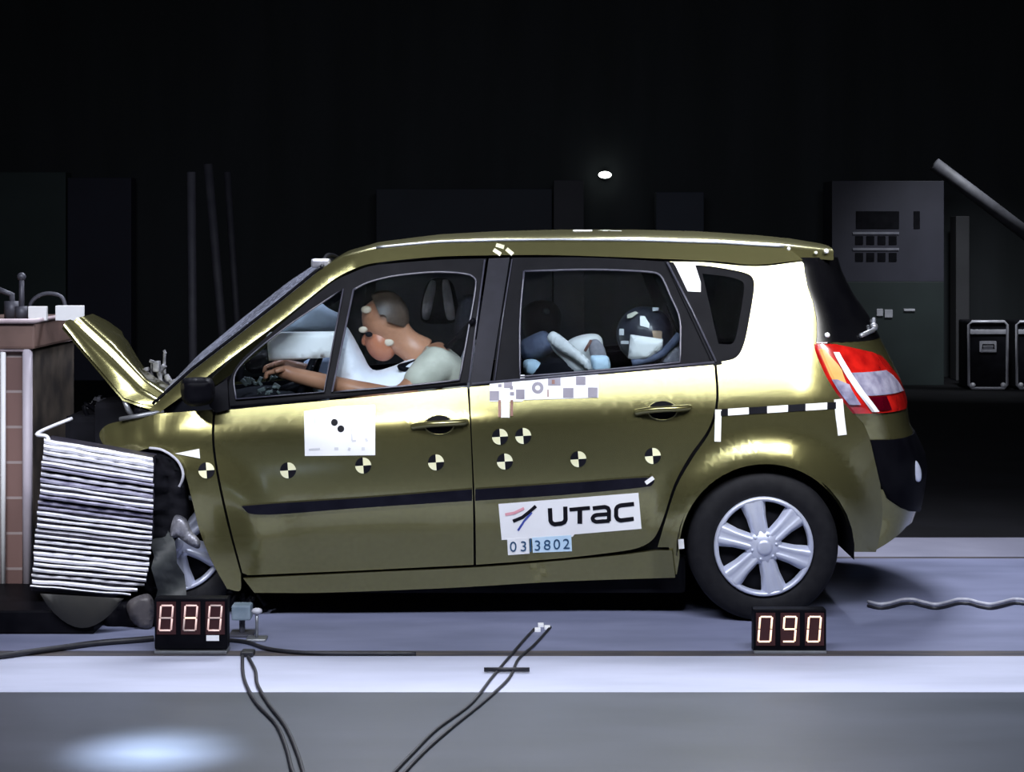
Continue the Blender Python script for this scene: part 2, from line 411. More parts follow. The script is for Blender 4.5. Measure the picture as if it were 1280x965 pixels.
TAIL_R = [(318, 1046), (340, 1052), (370, 1066), (400, 1086), (425, 1098), (450, 1110), (480, 1124), (510, 1133), (540, 1137), (560, 1147), (580, 1156), (600, 1158), (630, 1154), (660, 1148), (690, 1143)]

# painted flank panels
fd_outer = [(269, 514, 1), (340, 507), (450, 497), (584, 484, 1), (588, 540), (591, 620), (592, 700, 1), (592, 706, 1), (450, 713), (310, 719, 1), (303, 716, 1), (287, 655), (273, 590), (268, 550)]
front_door = panel('front_door', SM(fd_outer), side, M['paint'], CAR, grid=10)
rd_outer = [(587, 484, 1), (700, 473), (800, 464), (893, 456, 1), (895, 500), (886, 535), (862, 570), (843, 605), (830, 645), (818, 672), (800, 684), (770, 690), (700, 698), (595, 706, 1), (594, 640), (590, 550)]
rear_door = panel('rear_door', SM(rd_outer), side, M['paint'], CAR, grid=10)
ff_outer = [(124, 545), (134, 531), (160, 525), (200, 517, 1), (240, 514), (266, 512, 1), (265, 550), (270, 590), (284, 655), (301, 718, 1), (300, 738), (284, 736, 1), (266, 704), (250, 665), (240, 625), (230, 590), (212, 568), (190, 560), (165, 566), (140, 566)]
fender = panel('front_fender', SM(ff_outer), lambda x, y: side(x, y) + 0.012 * noise.noise(Vector((x * .04, y * .04, 0))) * max(0, (260 - x) / 100), M['paint'], CAR, grid=8)
arch = [(957 + 108 * math.cos(a), 688 - 108 * math.sin(a), 1) for a in [R(t) for t in range(-1, 190, 6)]]
arch = [(p[0], p[1]) for p in arch]
tailpts = [(interp(TAIL_S, y), y) for y in range(330, 690, 12)]
q_outer = SM([(834, 327, 1), (880, 328), (945, 333), (1002, 327, 1)], False) + tailpts + [(1095, 690)] + [(x, y) for x, y in arch] + \
    [(846, 718), (842, 718)] + SM([(836, 684, 1), (822, 684, 1), (832, 650), (846, 608), (865, 574), (889, 537), (898, 500), (896, 457, 1)], False) + [(893, 452)]
qwin = SM([(838, 331, 1), (880, 332), (919, 338), (938, 344), (943, 356), (937, 397), (930, 430), (920, 447), (898, 453, 1)])
q_outer = [p for p in q_outer]
quarter = panel('rear_quarter_panel', q_outer, side, M['paint'], CAR, holes=[qwin], grid=9)
sill = panel('sill', SM([(304, 723, 1), (450, 716), (600, 709), (700, 701), (775, 694), (820, 688, 1), (840, 688, 1), (844, 722, 1), (700, 727), (560, 735), (400, 741), (318, 741, 1)]), lambda x, y: side(x, y) - 0.012, M['paint'], CAR, grid=12, thick=0.03)
# cant rail and front pillar in one pressing
U_T = [(186, 512), (203, 497), (240, 464), (293, 423), (350, 378), (398, 339), (430, 321), (470, 311), (545, 304), (620, 302), (700, 301), (800, 302), (900, 305), (985, 310), (1010, 313), (1042, 315)]
rail_outer = SM([(196, 518, 1), (240, 486), (280, 454), (346, 405), (413, 352), (440, 337), (466, 329), (545, 321), (620, 319), (700, 319), (840, 324), (900, 327), (945, 331), (1004, 325, 1)], False) + \
    [(x, y) for x, y in U_T[::-1] if x < 1000]
rail = panel('roof_side_rail', rail_outer, side, M['paint'], CAR, grid=5, thick=0.05)
# far flank of the same shapes
panel('front_door', SM(fd_outer), side, M['paint'], CAR, grid=16, far=True)
panel('rear_door', SM(rd_outer), side, M['paint'], CAR, grid=16, far=True)
panel('front_fender', SM(ff_outer), side, M['paint'], CAR, grid=16, far=True)
panel('rear_quarter_panel', q_outer, side, M['paint'], CAR, holes=[qwin], grid=16, far=True)
panel('roof_side_rail', rail_outer, side, M['paint'], CAR, grid=14, thick=0.05, far=True)
panel('sill', K((304, 723), (820, 690), (844, 722), (318, 741)) and [(304, 723), (820, 690), (844, 722), (318, 741)], side, M['paint'], CAR, grid=20, far=True)
# dark inner body added behind the seams to stop light passing, and the wheel houses
inner = SM([(140, 560, 1), (200, 520, 1), (584, 486, 1), (893, 458, 1), (1000, 450, 1), (1050, 500, 1), (1088, 560, 1), (1100, 670, 1)], False, 3)
inner += [(957 + 116 * math.cos(a), 688 - 116 * math.sin(a)) for a in [R(t) for t in range(10, 182, 10)]] + [(840, 715), (320, 735), (296, 700), (262, 640), (240, 580), (205, 560)]
near_and_far('inner_panel', inner, lambda x, y: side(x, y) + 0.035, M['dark'], CAR, grid=24, thick=0.02)
def wheel_house(cx, cy, r, y0, y1, a0=0, a1=180):
    bm = bmesh.new(); c = Wp(cx, cy, 0); rr = r / 300
    rows = [[Vector((c.x + rr * math.cos(R(t)), y, c.z + rr * math.sin(R(t)))) for t in range(a0, a1 + 1, 10)] for y in (y0, y1)]
    grid_mesh(rows, bm)
    cv = bm.verts.new((c.x, y1, c.z - 0.02)); ring = [bm.verts.new(p) for p in rows[1]]
    for a, b in zip(ring, ring[1:]): bm.faces.new((a, b, cv))
    return bm
mk('wheel_house', wheel_house(957, 688, 111, -0.005, 0.42, -6, 186), M['dark'], CAR)
bm = wheel_house(957, 688, 111, -0.005, 0.42, -6, 186); mirror_y(bm); mk('wheel_house', bm, M['dark'], CAR)
mk('wheel_house', wheel_house(222, 690, 118, 0.12, 0.42, 0, 180), M['dark'], CAR)
# underbody and bulkheads
bm = bmesh.new()
for (x0, y0, z0, x1, y1, z1) in ((-1.08, .16, .09, .74, 1.64, .25), (.72, .46, .2, 1.42, 1.34, .36), (-1.6, .45, .2, -1.05, 1.35, .42)):  # first box set low so its shadow fills the gap under the car
    box(bm, (x0, y0, z0), (x1, y1, z1), 0.02)
mk('underbody', bm, M['dark'], CAR, False)
# roof: from the cant rail over the centre line to the far rail
ROOF_T = [(186, 488), (430, 313), (470, 302), (545, 293), (620, 289), (700, 287), (800, 287), (880, 289), (960, 294), (1000, 298), (1042, 305)]
def roof_rows(xs, lift=0.0):
    rows = []
    for px in xs:
        py = interp(U_T, px); e = Wp(px, py, side(min(px, 1002), max(py, 305)) + 0.004)
        cpx = 640 + e.x * FPX / (CAM_D + 0.9); top = Wp(cpx, interp(ROOF_T, cpx + (px - cpx) * 0.6), 0.9).z
        half = []
        for k in range(11):
            t = math.pi / 2 * k / 10
            y = e.y + (0.9 - e.y) * (1 - math.cos(t)); z = e.z + (top - e.z) * math.sin(t)**0.9
            half.append(Vector((e.x, y, z + lift)))
        rows.append(half + [Vector((p.x, WID - p.y, p.z)) for p in half[:-1][::-1]])
    return rows
xs = list(range(404, 1000, 12)) + [1000, 1010, 1022, 1034, 1042]
rr = roof_rows(xs)
bow = lambda rows, i: rows
bm = grid_mesh(rr); lower = [[p + Vector((0, 0, -0.035)) for p in r] for r in rr]
b2 = grid_mesh(lower, bm)
for a, b in ((rr[0], lower[0]), (rr[-1], lower[-1])): grid_mesh([a, b], bm)
grid_mesh([[r[0] for r in rr], [r[0] for r in lower]], bm); grid_mesh([[r[-1] for r in rr], [r[-1] for r in lower]], bm)
bmesh.ops.recalc_face_normals(bm, faces=bm.faces)
roof = mk('roof', bm, M['paint'], CAR)
bm = bmesh.new()
tube(bm, [Wp(px, interp(U_T, px) - 1.5, side(px, interp(U_T, px)) + 0.0) for px in range(470, 990, 10)], 0.006, 6)
mk('roof_highlight_strip', bm, M['steel'], roof)  # steel strip stands in for the bright highlight along the roof edge
# roof marks
bm = bmesh.new()
for x0, x1, yy in ((716, 740, 289), (752, 760, 290), (762, 777, 290)):
    p = Wp(x0, yy, 0.62); q = Wp(x1, yy, 0.62); box(bm, (p.x, 0.58, p.z - 0.014), (q.x, 0.64, p.z + 0.006), 0.003)
mk_each('roof_sensor', bm, M['white'], roof, False)
bm = bmesh.new()
for a, b in (((617, 312), (626, 318)), ((633, 311), (641, 318)), ((620, 306), (630, 309))): stroke(bm, [a, b], 5, side, -0.006)
mk('target_marker', bm, M['cream'], rail)
# windscreen
NS = 22; rows = []
CEN = [(0, 214, 484), (0.25, 254, 440), (0.5, 308, 395), (0.75, 362, 352), (1, 412, 319)]
for i in range(NS + 1):
    s = i / NS; px = 192 + (402 - 192) * s; py = interp(U_T, px); a = Wp(px, py, side(px, py) + 0.012)
    cx = interp([(c[0], c[1]) for c in CEN], s); cy = interp([(c[0], c[2]) for c in CEN], s); b = Wp(cx, cy, 0.9)
    half = []
    for k in range(9):
        t = k / 8; e = math.sin(t * math.pi / 2)
        half.append(Vector((a.x + (b.x - a.x) * e, a.y + (b.y - a.y) * t, a.z + (b.z - a.z) * e)))
    rows.append(half + [Vector((p.x, WID - p.y, p.z)) for p in half[:-1][::-1]])
bm = grid_mesh(rows)
for v in bm.verts:
    n_ = noise.noise(v.co * 2.2) * 0.02 * max(0, 1.25 - v.co.z) * 3; v.co.x += n_; v.co.z += n_ * .5
windscreen = mk('windscreen', bm, M['shield'], CAR)
bm = bmesh.new(); tube(bm, [r[0] + Vector((-0.004, -0.004, 0.006)) for r in rows], 0.007, 6); tube(bm, [r[-1] for r in rows], 0.007, 6)
tube(bm, rows[-1], 0.012, 6)
mk('windscreen_seal', bm, M['black'], windscreen)
bm = bmesh.new(); box(bm, Wp(398, 332, .38) - Vector((.03, .03, .01)), Wp(398, 332, .38) + Vector((.05, .05, .03)), 0.01)
mk('roof_camera_mount', bm, M['scrap'], roof, False)

# windows ---------------------------------------------------------------
ff = SM([(287, 509, 1), (286, 480), (300, 452), (346, 410), (413, 355), (440, 341), (466, 332), (545, 325), (608, 323, 1), (584, 482, 1), (450, 494)])
g_tri = SM([(295, 499, 1), (293, 470), (310, 447), (360, 407), (429, 361, 1), (405, 490, 1)])
g_main = SM([(442, 362, 1), (460, 353), (492, 345), (545, 340), (585, 343), (595, 352), (585, 415), (574, 475, 1), (500, 483), (415, 490, 1)])
df = lambda x, y: side(x, y) + 0.006
frame1 = panel('window_frame', ff, df, M['black'], front_door, holes=[g_tri, g_main], grid=12, thick=0.02)
panel('quarter_light', g_tri, df, M['glass'], front_door, grid=0, off=0.012, thick=0.003)
panel('window_glass', g_main, df, M['glass'], front_door, grid=0, off=0.012, thick=0.003)
panel('window_frame', ff, df, M['black'], CAR, holes=[g_tri, g_main], grid=24, thick=0.02, far=True)
bp = [(611, 322), (626, 322), (640, 322), (608, 480), (588, 482)]
bpil = panel('centre_pillar', [(611, 323), (637, 322), (612, 481), (587, 482)], df, M['slate'], CAR, grid=14, off=0.004, thick=0.03)
rf = SM([(640, 322, 1), (740, 322), (832, 327, 1), (862, 385), (893, 453, 1), (760, 468), (615, 481, 1), (626, 400)])
g_rear = SM([(655, 339, 1), (740, 337), (812, 340), (826, 345), (838, 370), (850, 400), (850, 453, 1), (760, 462), (650, 471, 1), (650, 400)])
frame2 = panel('window_frame', rf, df, M['black'], rear_door, holes=[g_rear], grid=12, thick=0.02)
panel('window_glass', g_rear, df, M['glass'], rear_door, grid=0, off=0.012, thick=0.003)
panel('window_frame', rf, df, M['black'], CAR, holes=[g_rear], grid=24, thick=0.02, far=True)
panel('centre_pillar', [(611, 323), (637, 322), (612, 481), (587, 482)], df, M['black'], CAR, grid=0, off=0.004, thick=0.03, far=True)
def beads(loop, r, parent, off=-0.004, closed=True, mat='trimline', name='window_bead'):
    bm = bmesh.new(); pts = [Wp(x, y, side(x, y) + off) for x, y in loop]
    if closed: pts = pts + pts[:1]
    tube(bm, pts, r, 6); return mk(name, bm, M[mat], parent)
beads(g_tri, 0.0035, front_door); beads(g_main, 0.0045, front_door); beads(g_rear, 0.005, rear_door)
beads([(288, 509), (350, 503), (450, 493), (583, 480)], 0.006, front_door, closed=False, mat='black', name='belt_moulding')
beads([(590, 480), (700, 470), (760, 465), (893, 453)], 0.006, rear_door, closed=False, mat='trimline', name='belt_moulding')
beads([(834, 328), (864, 386), (895, 452)], 0.005, rear_door, off=-0.008, closed=False)
beads([(606, 325), (596, 400), (586, 478)], 0.004, front_door, closed=False)
beads([(640, 324), (628, 400), (618, 478)], 0.003, rear_door, closed=False)
panel('pillar_cover', [(831, 326), (842, 328), (850, 344), (903, 455), (892, 457)], side, M['black'], rear_door, grid=12, off=-0.003, thick=0.006)
qg = panel('quarter_window', SM([(840, 333, 1), (880, 334), (917, 340), (935, 346), (940, 357), (934, 397), (927, 429), (917, 444), (899, 451, 1)]), df, M['tint'], quarter, grid=0, off=0.01, thick=0.003)
qfr = panel('quarter_window_frame', SM([(838, 331, 1), (880, 332), (919, 338), (938, 344), (943, 356), (937, 397), (930, 430), (920, 447), (898, 453, 1)]), df, M['black'], quarter,
      holes=[SM([(878, 342, 1), (910, 346), (928, 352), (930, 362), (925, 395), (917, 428), (898, 430, 1)])], grid=0, off=0.003, thick=0.01)
panel('quarter_window', qwin, df, M['tint'], CAR, grid=0, far=True, thick=0.003)
panel('window_sticker', [(841, 331), (869, 331), (876, 353), (876, 365), (858, 364), (848, 345)], df, M['white'], quarter, grid=0, off=-0.004, thick=0.001)

# mouldings, handles, mirror ------------------------------------------------
def mould(loop, parent):
    return panel('side_moulding', SM(loop), lambda x, y: side(x, y) - 0.014, M['slate'], parent, grid=12, thick=0.016)
mould([(302, 633, 1), (340, 630), (450, 623), (590, 612, 1), (590, 626, 1), (450, 635), (345, 643), (312, 642)], front_door)
mould([(594, 612, 1), (700, 605), (812, 597), (818, 601), (812, 608), (700, 619), (594, 626, 1)], rear_door)
def handle(cx, cy, parent):
    bm = bmesh.new()
    cup = [Wp(cx + 17 * math.cos(R(t)), cy + 11 * math.sin(R(t)) - .02 * 0, side(cx + 17 * math.cos(R(t)), cy + 11 * math.sin(R(t))) - 0.002) for t in range(0, 360, 15)]
    c0 = bm.verts.new(Wp(cx, cy, side(cx, cy) - 0.0025)); ring = [bm.verts.new(p) for p in cup]
    ring2 = [bm.verts.new(p + (Wp(cx, cy, side(cx, cy) - 0.0025) - p) * 0.35) for p in cup]
    for i in range(len(ring)):
        j = (i + 1) % len(ring); bm.faces.new((ring[i], ring[j], ring2[j], ring2[i])); bm.faces.new((ring2[i], ring2[j], c0))
    # raised lip
    lip = [Wp(cx + 18 * math.cos(R(t)), cy + 12 * math.sin(R(t)), side(cx + 18 * math.cos(R(t)), cy + 12 * math.sin(R(t))) - 0.002) for t in range(0, 361, 15)]
    mk('handle_cup_shade', bm, M['black'], parent)  # flat black disc stands in for the shaded hollow behind the handle
    bm = bmesh.new(); tube(bm, lip, 0.0035, 6, False)
    pts = [Wp(cx - 35, cy + 3, side(cx - 35, cy + 3) - 0.004), Wp(cx - 26, cy + 1, side(cx - 26, cy) - 0.016), Wp(cx - 8, cy - 1, side(cx, cy) - 0.035),
           Wp(cx + 12, cy - 2, side(cx, cy) - 0.037), Wp(cx + 28, cy - 3, side(cx + 28, cy) - 0.02), Wp(cx + 35, cy - 4, side(cx + 35, cy) - 0.004)]
    tube(bm, smooth3(pts, 4), [0.007] + [0.0135] * 18 + [0.011] * 2, 8)
    mk('door_handle', bm, M['paint'], parent)
handle(549, 531, front_door); handle(828, 513, rear_door)
bm = bmesh.new()
loop = SM([(226, 476), (236, 472), (262, 472), (268, 480), (268, 498), (262, 505), (240, 508), (228, 500)])
puff(bm, loop, -0.07, 0.075, 9, 5)
mirror = mk('side_mirror', bm, M['black'], CAR)
panel('mirror_mount', [(258, 490), (284, 474), (286, 512), (270, 516), (262, 508)], lambda x, y: side(x, y) - 0.02, M['black'], mirror, grid=0, thick=0.03)
bm = bmesh.new(); puff(bm, loop, -0.07, 0.075, 9, 5); mirror_y(bm); mk('side_mirror', bm, M['black'], CAR)

# tail ------------------------------------------------------------------
def tail_point(py, t):
    s = interp(TAIL_S, py); Rr = interp(TAIL_R, py); a = Wp(s, py, side(s, py)); z = a.z
    key = round(py, 2)
    if key not in TX:
        X = Wp(Rr, py, 0.5).x
        for _ in range(6):
            m = 0
            for k in range(13):
                th = math.pi / 2 * k / 12; x = a.x + (X - a.x) * math.sin(th)**0.85; d = a.y + (0.9 - a.y) * (1 - math.cos(th))
                m = max(m, 640 + x * FPX / (CAM_D + d))
            X += (Rr - m) / 290
        TX[key] = X
    X = TX[key]; th = math.pi / 2 * t
    return Vector((a.x + (X - a.x) * math.sin(th)**0.85 if th > 0 else a.x, a.y + (0.9 - a.y) * (1 - math.cos(th)), z))
TX = {}
def tf(f): return math.asin(min(1, max(0, f)) ** (1 / .85)) / (math.pi / 2)
def tail_strip(name, y0, y1, t0, t1, mat, parent, off=0.0, nt=12, both=False, step=6, thick=0.012):
    """part of the tail between two heights; t0, t1 may depend on the height; t1 = 1 reaches the centre line"""
    n = max(2, int((y1 - y0) / step)); rows = []
    for i in range(n + 1):
        py = y0 + (y1 - y0) * i / n; a = t0(py) if callable(t0) else t0; b = t1(py) if callable(t1) else t1
        r = [tail_point(py, a + (b - a) * k / nt) for k in range(nt + 1)]
        r = [p + Vector((off, 0, 0)) + Vector((0, -off, 0)) for p in r]
        if b >= 0.999 and not both: r = r + [Vector((p.x, WID - p.y, p.z)) for p in r[:-1][::-1]]
        rows.append(r)
    def build():
        bm = grid_mesh(rows); back = [[p + Vector((-thick, thick * .3, 0)) for p in r] for r in rows]; grid_mesh(back, bm)
        for a, b in ((rows[0], back[0]), (rows[-1], back[-1]), ([r[0] for r in rows], [r[0] for r in back]), ([r[-1] for r in rows], [r[-1] for r in back])): grid_mesh([a, b], bm)
        bmesh.ops.recalc_face_normals(bm, faces=bm.faces); return bm
    o = mk(name, build(), mat, parent)
    if both: b = build(); mirror_y(b); mk(name, b, mat, parent)
    return o
rearglass = mottled('rear_screen', (0.002, 0.002, 0.003), (0.004, 0.004, 0.005), 5, 0.2, Specular_IOR_Level=0.1)
tail_strip('rear_screen', 322, 428, 0, 1, rearglass, CAR, 0.001, 14)
lamp_t = lambda py: tf(interp([(428, 0.12), (434, .35), (442, 0.6), (450, 0.74), (480, 0.84), (500, 0.86), (508, .85), (517, 0.78)], py))
gate = tail_strip('tailgate', 428, 549, lamp_t, 1, M['paint'], CAR, 0, 14)
tail_strip('tailgate_lower', 517, 550, 0, lambda p: lamp_t(517), M['paint'], CAR, 0, 8, both=True)
bump_t = lambda py: interp([(550, 0.0), (600, 0.0), (625, 0.05), (640, 0.22), (648, 0.5)], py)
tail_strip('rear_bumper', 550, 648, bump_t, 1, M['black'], CAR, 0.004, 16)
lb = tail_strip('lower_bumper_skin', 612, 690, 0, 1, M['paint'], CAR, -0.004, 14)
_x0, _z0, _z1 = Wp(1092, 650, .2).x, Wp(0, 640, .2).z, Wp(0, 690, .2).z
for v in lb.data.vertices:
    gx, gz = v.co.x + ORI[CAR.name].x, v.co.z + ORI[CAR.name].z
    v.co.z += .095 * max(0, min(1, (gx - _x0) / .17)) * max(0, min(1, (_z0 - gz) / (_z0 - _z1)))
tail_strip('tail_lamp', 430, 517, 0, lamp_t, M['red'], CAR, 0.006, 12, both=True)
lampo = tail_strip('tail_lamp', 428, 429, 0, 0.05, M['red'], CAR, 0.002, 2)
LF = lambda f, g: (lambda p: lamp_t(p) * 0 + tf(interp(f, p) if g is None else interp(f, p)))
cl = tail_strip('reversing_lens', 466, 495, LF([(466, .25), (495, .22)], None), LF([(466, .66), (476, .74), (495, .80)], None), M['clear'], lampo, 0.012, 10)
tail_strip('indicator_lens', 436, 482, LF([(436, .03), (482, .03)], None), LF([(436, .06), (460, .15), (482, .12)], None), M['orange'], lampo, 0.011, 3)
tail_strip('pale_lens', 474, 506, LF([(474, .02), (506, .02)], None), LF([(474, .05), (480, .14), (506, .12)], None), M['clear'], lampo, 0.013, 3)
tail_strip('lamp_rib', 440, 515, LF([(440, .16), (515, .22)], None), LF([(440, .19), (515, .28)], None), M['white'], lampo, 0.015, 3)
tail_strip('dark_lens', 497, 514, LF([(497, .30), (514, .3)], None), LF([(497, .50), (514, .48)], None), mottled('dark_red_lens', (0.05, 0.0, 0.004), (0.09, 0.0, 0.006), 9, 0.2), lampo, 0.010, 5)
bm = bmesh.new(); ball(bm, tail_point(592, 0.34) + Vector((0.002, -0.004, 0)), (0.022, 0.012, 0.05), 12, Matrix.Rotation(R(-14), 3, 'Y')); mk('bumper_reflector', bm, M['silver'], CAR)
# wiper, hinge knobs, spoiler lamp at the tail
bm = bmesh.new(); tube(bm, [tail_point(421, 0.30) + Vector((.012, 0, 0)), tail_point(416, 0.5) + Vector((.014, 0, 0)), tail_point(405, 0.75) + Vector((.014, 0, 0))], 0.010, 6)
ball(bm, tail_point(412, 0.55) + Vector((.012, -.01, 0)), 0.018, 10); mk('rear_wiper', bm, M['steel'], CAR)
bm = bmesh.new(); ball(bm, Wp(1034, 419, side(1021, 419) + .0), 0.012, 10); ball(bm, Wp(986, 311, side(986, 311) - 0.004), 0.008, 8); ball(bm, Wp(1033, 314, side(1000, 320)), 0.011, 8); ball(bm, Wp(1020, 316, side(1000, 320)), 0.007, 8)
mk_each('hinge_bolt', bm, M['white'], CAR)

# wheels ------------------------------------------------------------------
def make_wheel(c, rot=0.0, mirror=False, yaw=0.0, name='wheel'):
    bm = bmesh.new(); wdt = 0.19; r0, r1 = 0.205, 0.315
    prof = [(r0 - .004, wdt - .02), (r0, 0.012), (r0 + .02, 0.0), (r0 + .05, -0.006), (r1 - .03, 0.0), (r1 - .008, 0.014), (r1, 0.035)]
    for k in range(6): yy = .04 + k * .022; prof += [(r1, yy), (r1, yy + .008), (r1 - .006, yy + .01), (r1 - .006, yy + .014)]
    prof += [(r1, wdt - .03), (r1 - .02, wdt - .005), (r0, wdt), (r0 - .004, wdt - .02)]
    lathe(bm, prof, (0, 0, 0), 64)
    mt = Matrix.Translation(c) @ Matrix.Rotation(R(yaw), 4, 'Z')
    xform(bm, mt)
    if mirror: mirror_y(bm)
    bmesh.ops.recalc_face_normals(bm, faces=bm.faces)
    tyre = mk(name, bm, M['rubber'], CAR)
    bm = bmesh.new(); lathe(bm, [(0.0, 0.05), (0.18, 0.05), (0.2, 0.06), (0.2, 0.15)], (0, 0, 0), 40)
    xform(bm, mt)
    if mirror: mirror_y(bm)
    mk('wheel_disc', bm, M['dark'], tyre)
    # six-spoke cover: rim ring, spokes with two ridges, hub boss
    bm = bmesh.new()
    lathe(bm, [(0.186, 0.03), (0.188, 0.004), (0.196, -0.006), (0.206, -0.004), (0.209, 0.014), (0.206, 0.03)], (0, 0, 0), 64)
    lathe(bm, [(0.0, -0.018), (0.03, -0.018), (0.045, -0.012), (0.062, -0.006), (0.075, 0.004), (0.078, 0.02)], (0, 0, 0), 40)
    lathe(bm, [(0.0, -0.026), (0.02, -0.026), (0.032, -0.021), (0.036, -0.014)], (0, 0, 0), 24)
    for s in range(6):
        a = R(rot + 60 * s); rows = []
        for q in range(7):
            rad = 0.055 + (0.192 - 0.055) * q / 6; hw = interp([(0, .036), (.5, .041), (1, .056)], q / 6); row = []
            for k in range(9):
                u = -1 + k / 4; h = [0.022, -0.002, -0.012, -0.008, -0.002, -0.008, -0.012, -0.002, 0.022][k]
                h += 0.004 * (q / 6)
                x, z = rad, u * hw; row.append(Vector((x * math.cos(a) - z * math.sin(a), h, x * math.sin(a) + z * math.cos(a))))
            rows.append(row)
        grid_mesh(rows, bm)
        for t in (30,):
            aa = a + R(t); ball(bm, Vector((0.052 * math.cos(aa), -0.008, 0.052 * math.sin(aa))), 0.008, 8)
    xform(bm, mt)
    if mirror: mirror_y(bm)
    bmesh.ops.recalc_face_normals(bm, faces=bm.faces)
    mk('hubcap', bm, M['silver'], tyre)
    return tyre
rw = Wp(955, 683.5, 0); rw.z = 0.315
make_wheel(Vector((rw.x, 0.0, 0.315)), 104)
make_wheel(Vector((rw.x, 0.0, 0.315)), 84, True)
fw = Wp(218, 686, 0.08); make_wheel(Vector((fw.x, 0.10, 0.316)), 100, yaw=10)
make_wheel(Vector((fw.x + .25, 0.05, 0.316)), 90, True)
# mud guard shreds in front of the front wheel
bm = bmesh.new()
rows = []
for i in range(9):
    t = i / 8; rows.append([Wp(184 + 12 * t + 40 * s * (0.6 + .5 * t) + 3 * math.sin(i * 2.1 + s * 3), 640 + 112 * t + 8 * s, 0.02 - 0.05 * t + 0.06 * math.sin(s * 2 + i)) for s in [k / 5 for k in range(6)]])
grid_mesh(rows, bm); mk('torn_arch_liner', bm, mottled('dusty_plastic', (0.015, 0.018, 0.02), (0.05, 0.055, 0.055), 12, 0.6), CAR)
bm = bmesh.new(); puff(bm, SM([(218, 645), (232, 648), (240, 664), (250, 676), (248, 686), (234, 680), (222, 672), (212, 672)]), -0.0, 0.03, 8, 5)
mk('broken_wheel_cover', bm, M['scrap'], CAR)

# crushed front: hood, engine bay, front end ---------------------------------
cols = [[(79, 407, .10), (117, 452, .10), (155, 497, .10), (203, 514, .10)],
        [(82, 401, .145), (124, 444, .145), (168, 489, .125), (206, 509, .09)],
        [(88, 399, .15), (132, 442, .15), (175, 486, .13), (209, 506, .11)],
        [(92, 401, .22), (136, 442, .22), (179, 484, .19), (211, 505, .15)],
        [(97, 397, .20), (138, 436, .20), (181, 478, .17), (214, 502, .14)],
        [(106, 395, .40), (146, 428, .42), (184, 474, .42), (222, 498, .4)],
        [(116, 392, .70), (152, 418, .75), (176, 460, .8), (230, 494, .9)],
        [(134, 401, 1.0), (160, 426, 1.05), (184, 468, 1.15), (238, 494, 1.2)],
        [(152, 414, 1.3), (163, 440, 1.35), (196, 480, 1.5), (246, 498, 1.6)]]
def dense(c, n=5):
    out = []
    for a_, b_ in zip(c, c[1:]): out += [Wp(*a_).lerp(Wp(*b_), k / n) for k in range(n)]
    return out + [Wp(*c[-1])]
rows = [dense(c) for c in cols]
bm = grid_mesh(rows)
for v in bm.verts: v.co.z += 0.004 * noise.noise(v.co * 5)
bmesh.ops.recalc_face_normals(bm, faces=bm.faces)
back = bmesh.ops.duplicate(bm, geom=bm.faces[:]); nv = [g for g in back['geom'] if isinstance(g, bmesh.types.BMVert)]
for v in nv: v.co += Vector((-0.006, 0.002, -0.012))
hood = mk('hood', bm, M['paint'], CAR)
# engine bay: cowl, strut towers, engine block, hoses
bm = bmesh.new()
box(bm, (-1.95, .35, .45), (-1.42, 1.45, .83), 0.03); box(bm, (-1.80, .25, .35), (-1.50, .55, .90), 0.03); box(bm, (-1.85, 1.2, .4), (-1.5, 1.6, .9), 0.03)
engine = mk('engine', bm, M['dark'], CAR, False)
bm = bmesh.new(); rnd = random.Random(3)
for k in range(26):
    p = Wp(rnd.uniform(95, 195), rnd.uniform(500, 548), rnd.uniform(.2, .9)); s = rnd.uniform(.008, .028)
    st = len(bm.verts); box(bm, (-s, -s * 1.4, -s * .5), (s, s * 1.4, s * .5), s * .2)
    xform(bm, Matrix.Translation(p) @ Matrix.Rotation(rnd.uniform(0, 3), 4, Vector((rnd.random(), rnd.random(), rnd.random())).normalized()), st)
mk_each('engine_bay_fitting', bm, M['scrap'], engine, False)
bm = bmesh.new()
for k in range(7):
    x = rnd.uniform(100, 180); tube(bm, smooth3([Wp(x, 530, .3 + .08 * k), Wp(x + rnd.uniform(-20, 20), 505 + rnd.uniform(-12, 6), .3 + .08 * k), Wp(x + rnd.uniform(10, 40), 528, .34 + .08 * k)], 5), .011, 6)
mk_each('engine_hose', bm, M['black'], engine)
# cowl with wiper arms behind the hood
bm = bmesh.new(); p = Wp(200, 512, .2); box(bm, (p.x - .08, .2, p.z - .10), (p.x + .25, 1.6, p.z - .02), 0.02); cowl = mk('cowl', bm, M['black'], CAR, False)
bm = bmesh.new()
for (x, y, d, s) in ((168, 462, 1.1, .03), (196, 458, 1.2, .026), (203, 460, 1.25, .02), (190, 452, 1.2, .012), (182, 462, 1.2, .016), (162, 448, 1.1, .012), (210, 472, 1.0, .016), (218, 478, 0.9, .014), (196, 484, .7, .016), (206, 440, 1.4, .01)):
    st = len(bm.verts); n0 = Wp(x, y, d); box(bm, (-s, -s, -s * .6), (s, s, s * .6), s * .3)
    xform(bm, Matrix.Translation(n0) @ Matrix.Rotation(rnd.uniform(0, 3), 4, 'Y'), st)
    tube(bm, smooth3([Wp(x + 14, 500, d), Wp(x + 7 + rnd.uniform(-8, 8), (y + 500) / 2, d), n0], 3), rnd.uniform(.006, .014), 6)
mk_each('cowl_wreckage', bm, mottled('dirty_metal', (0.02, 0.02, 0.025), (0.4, 0.4, 0.42), 22, 0.5, 0.3), cowl, False)
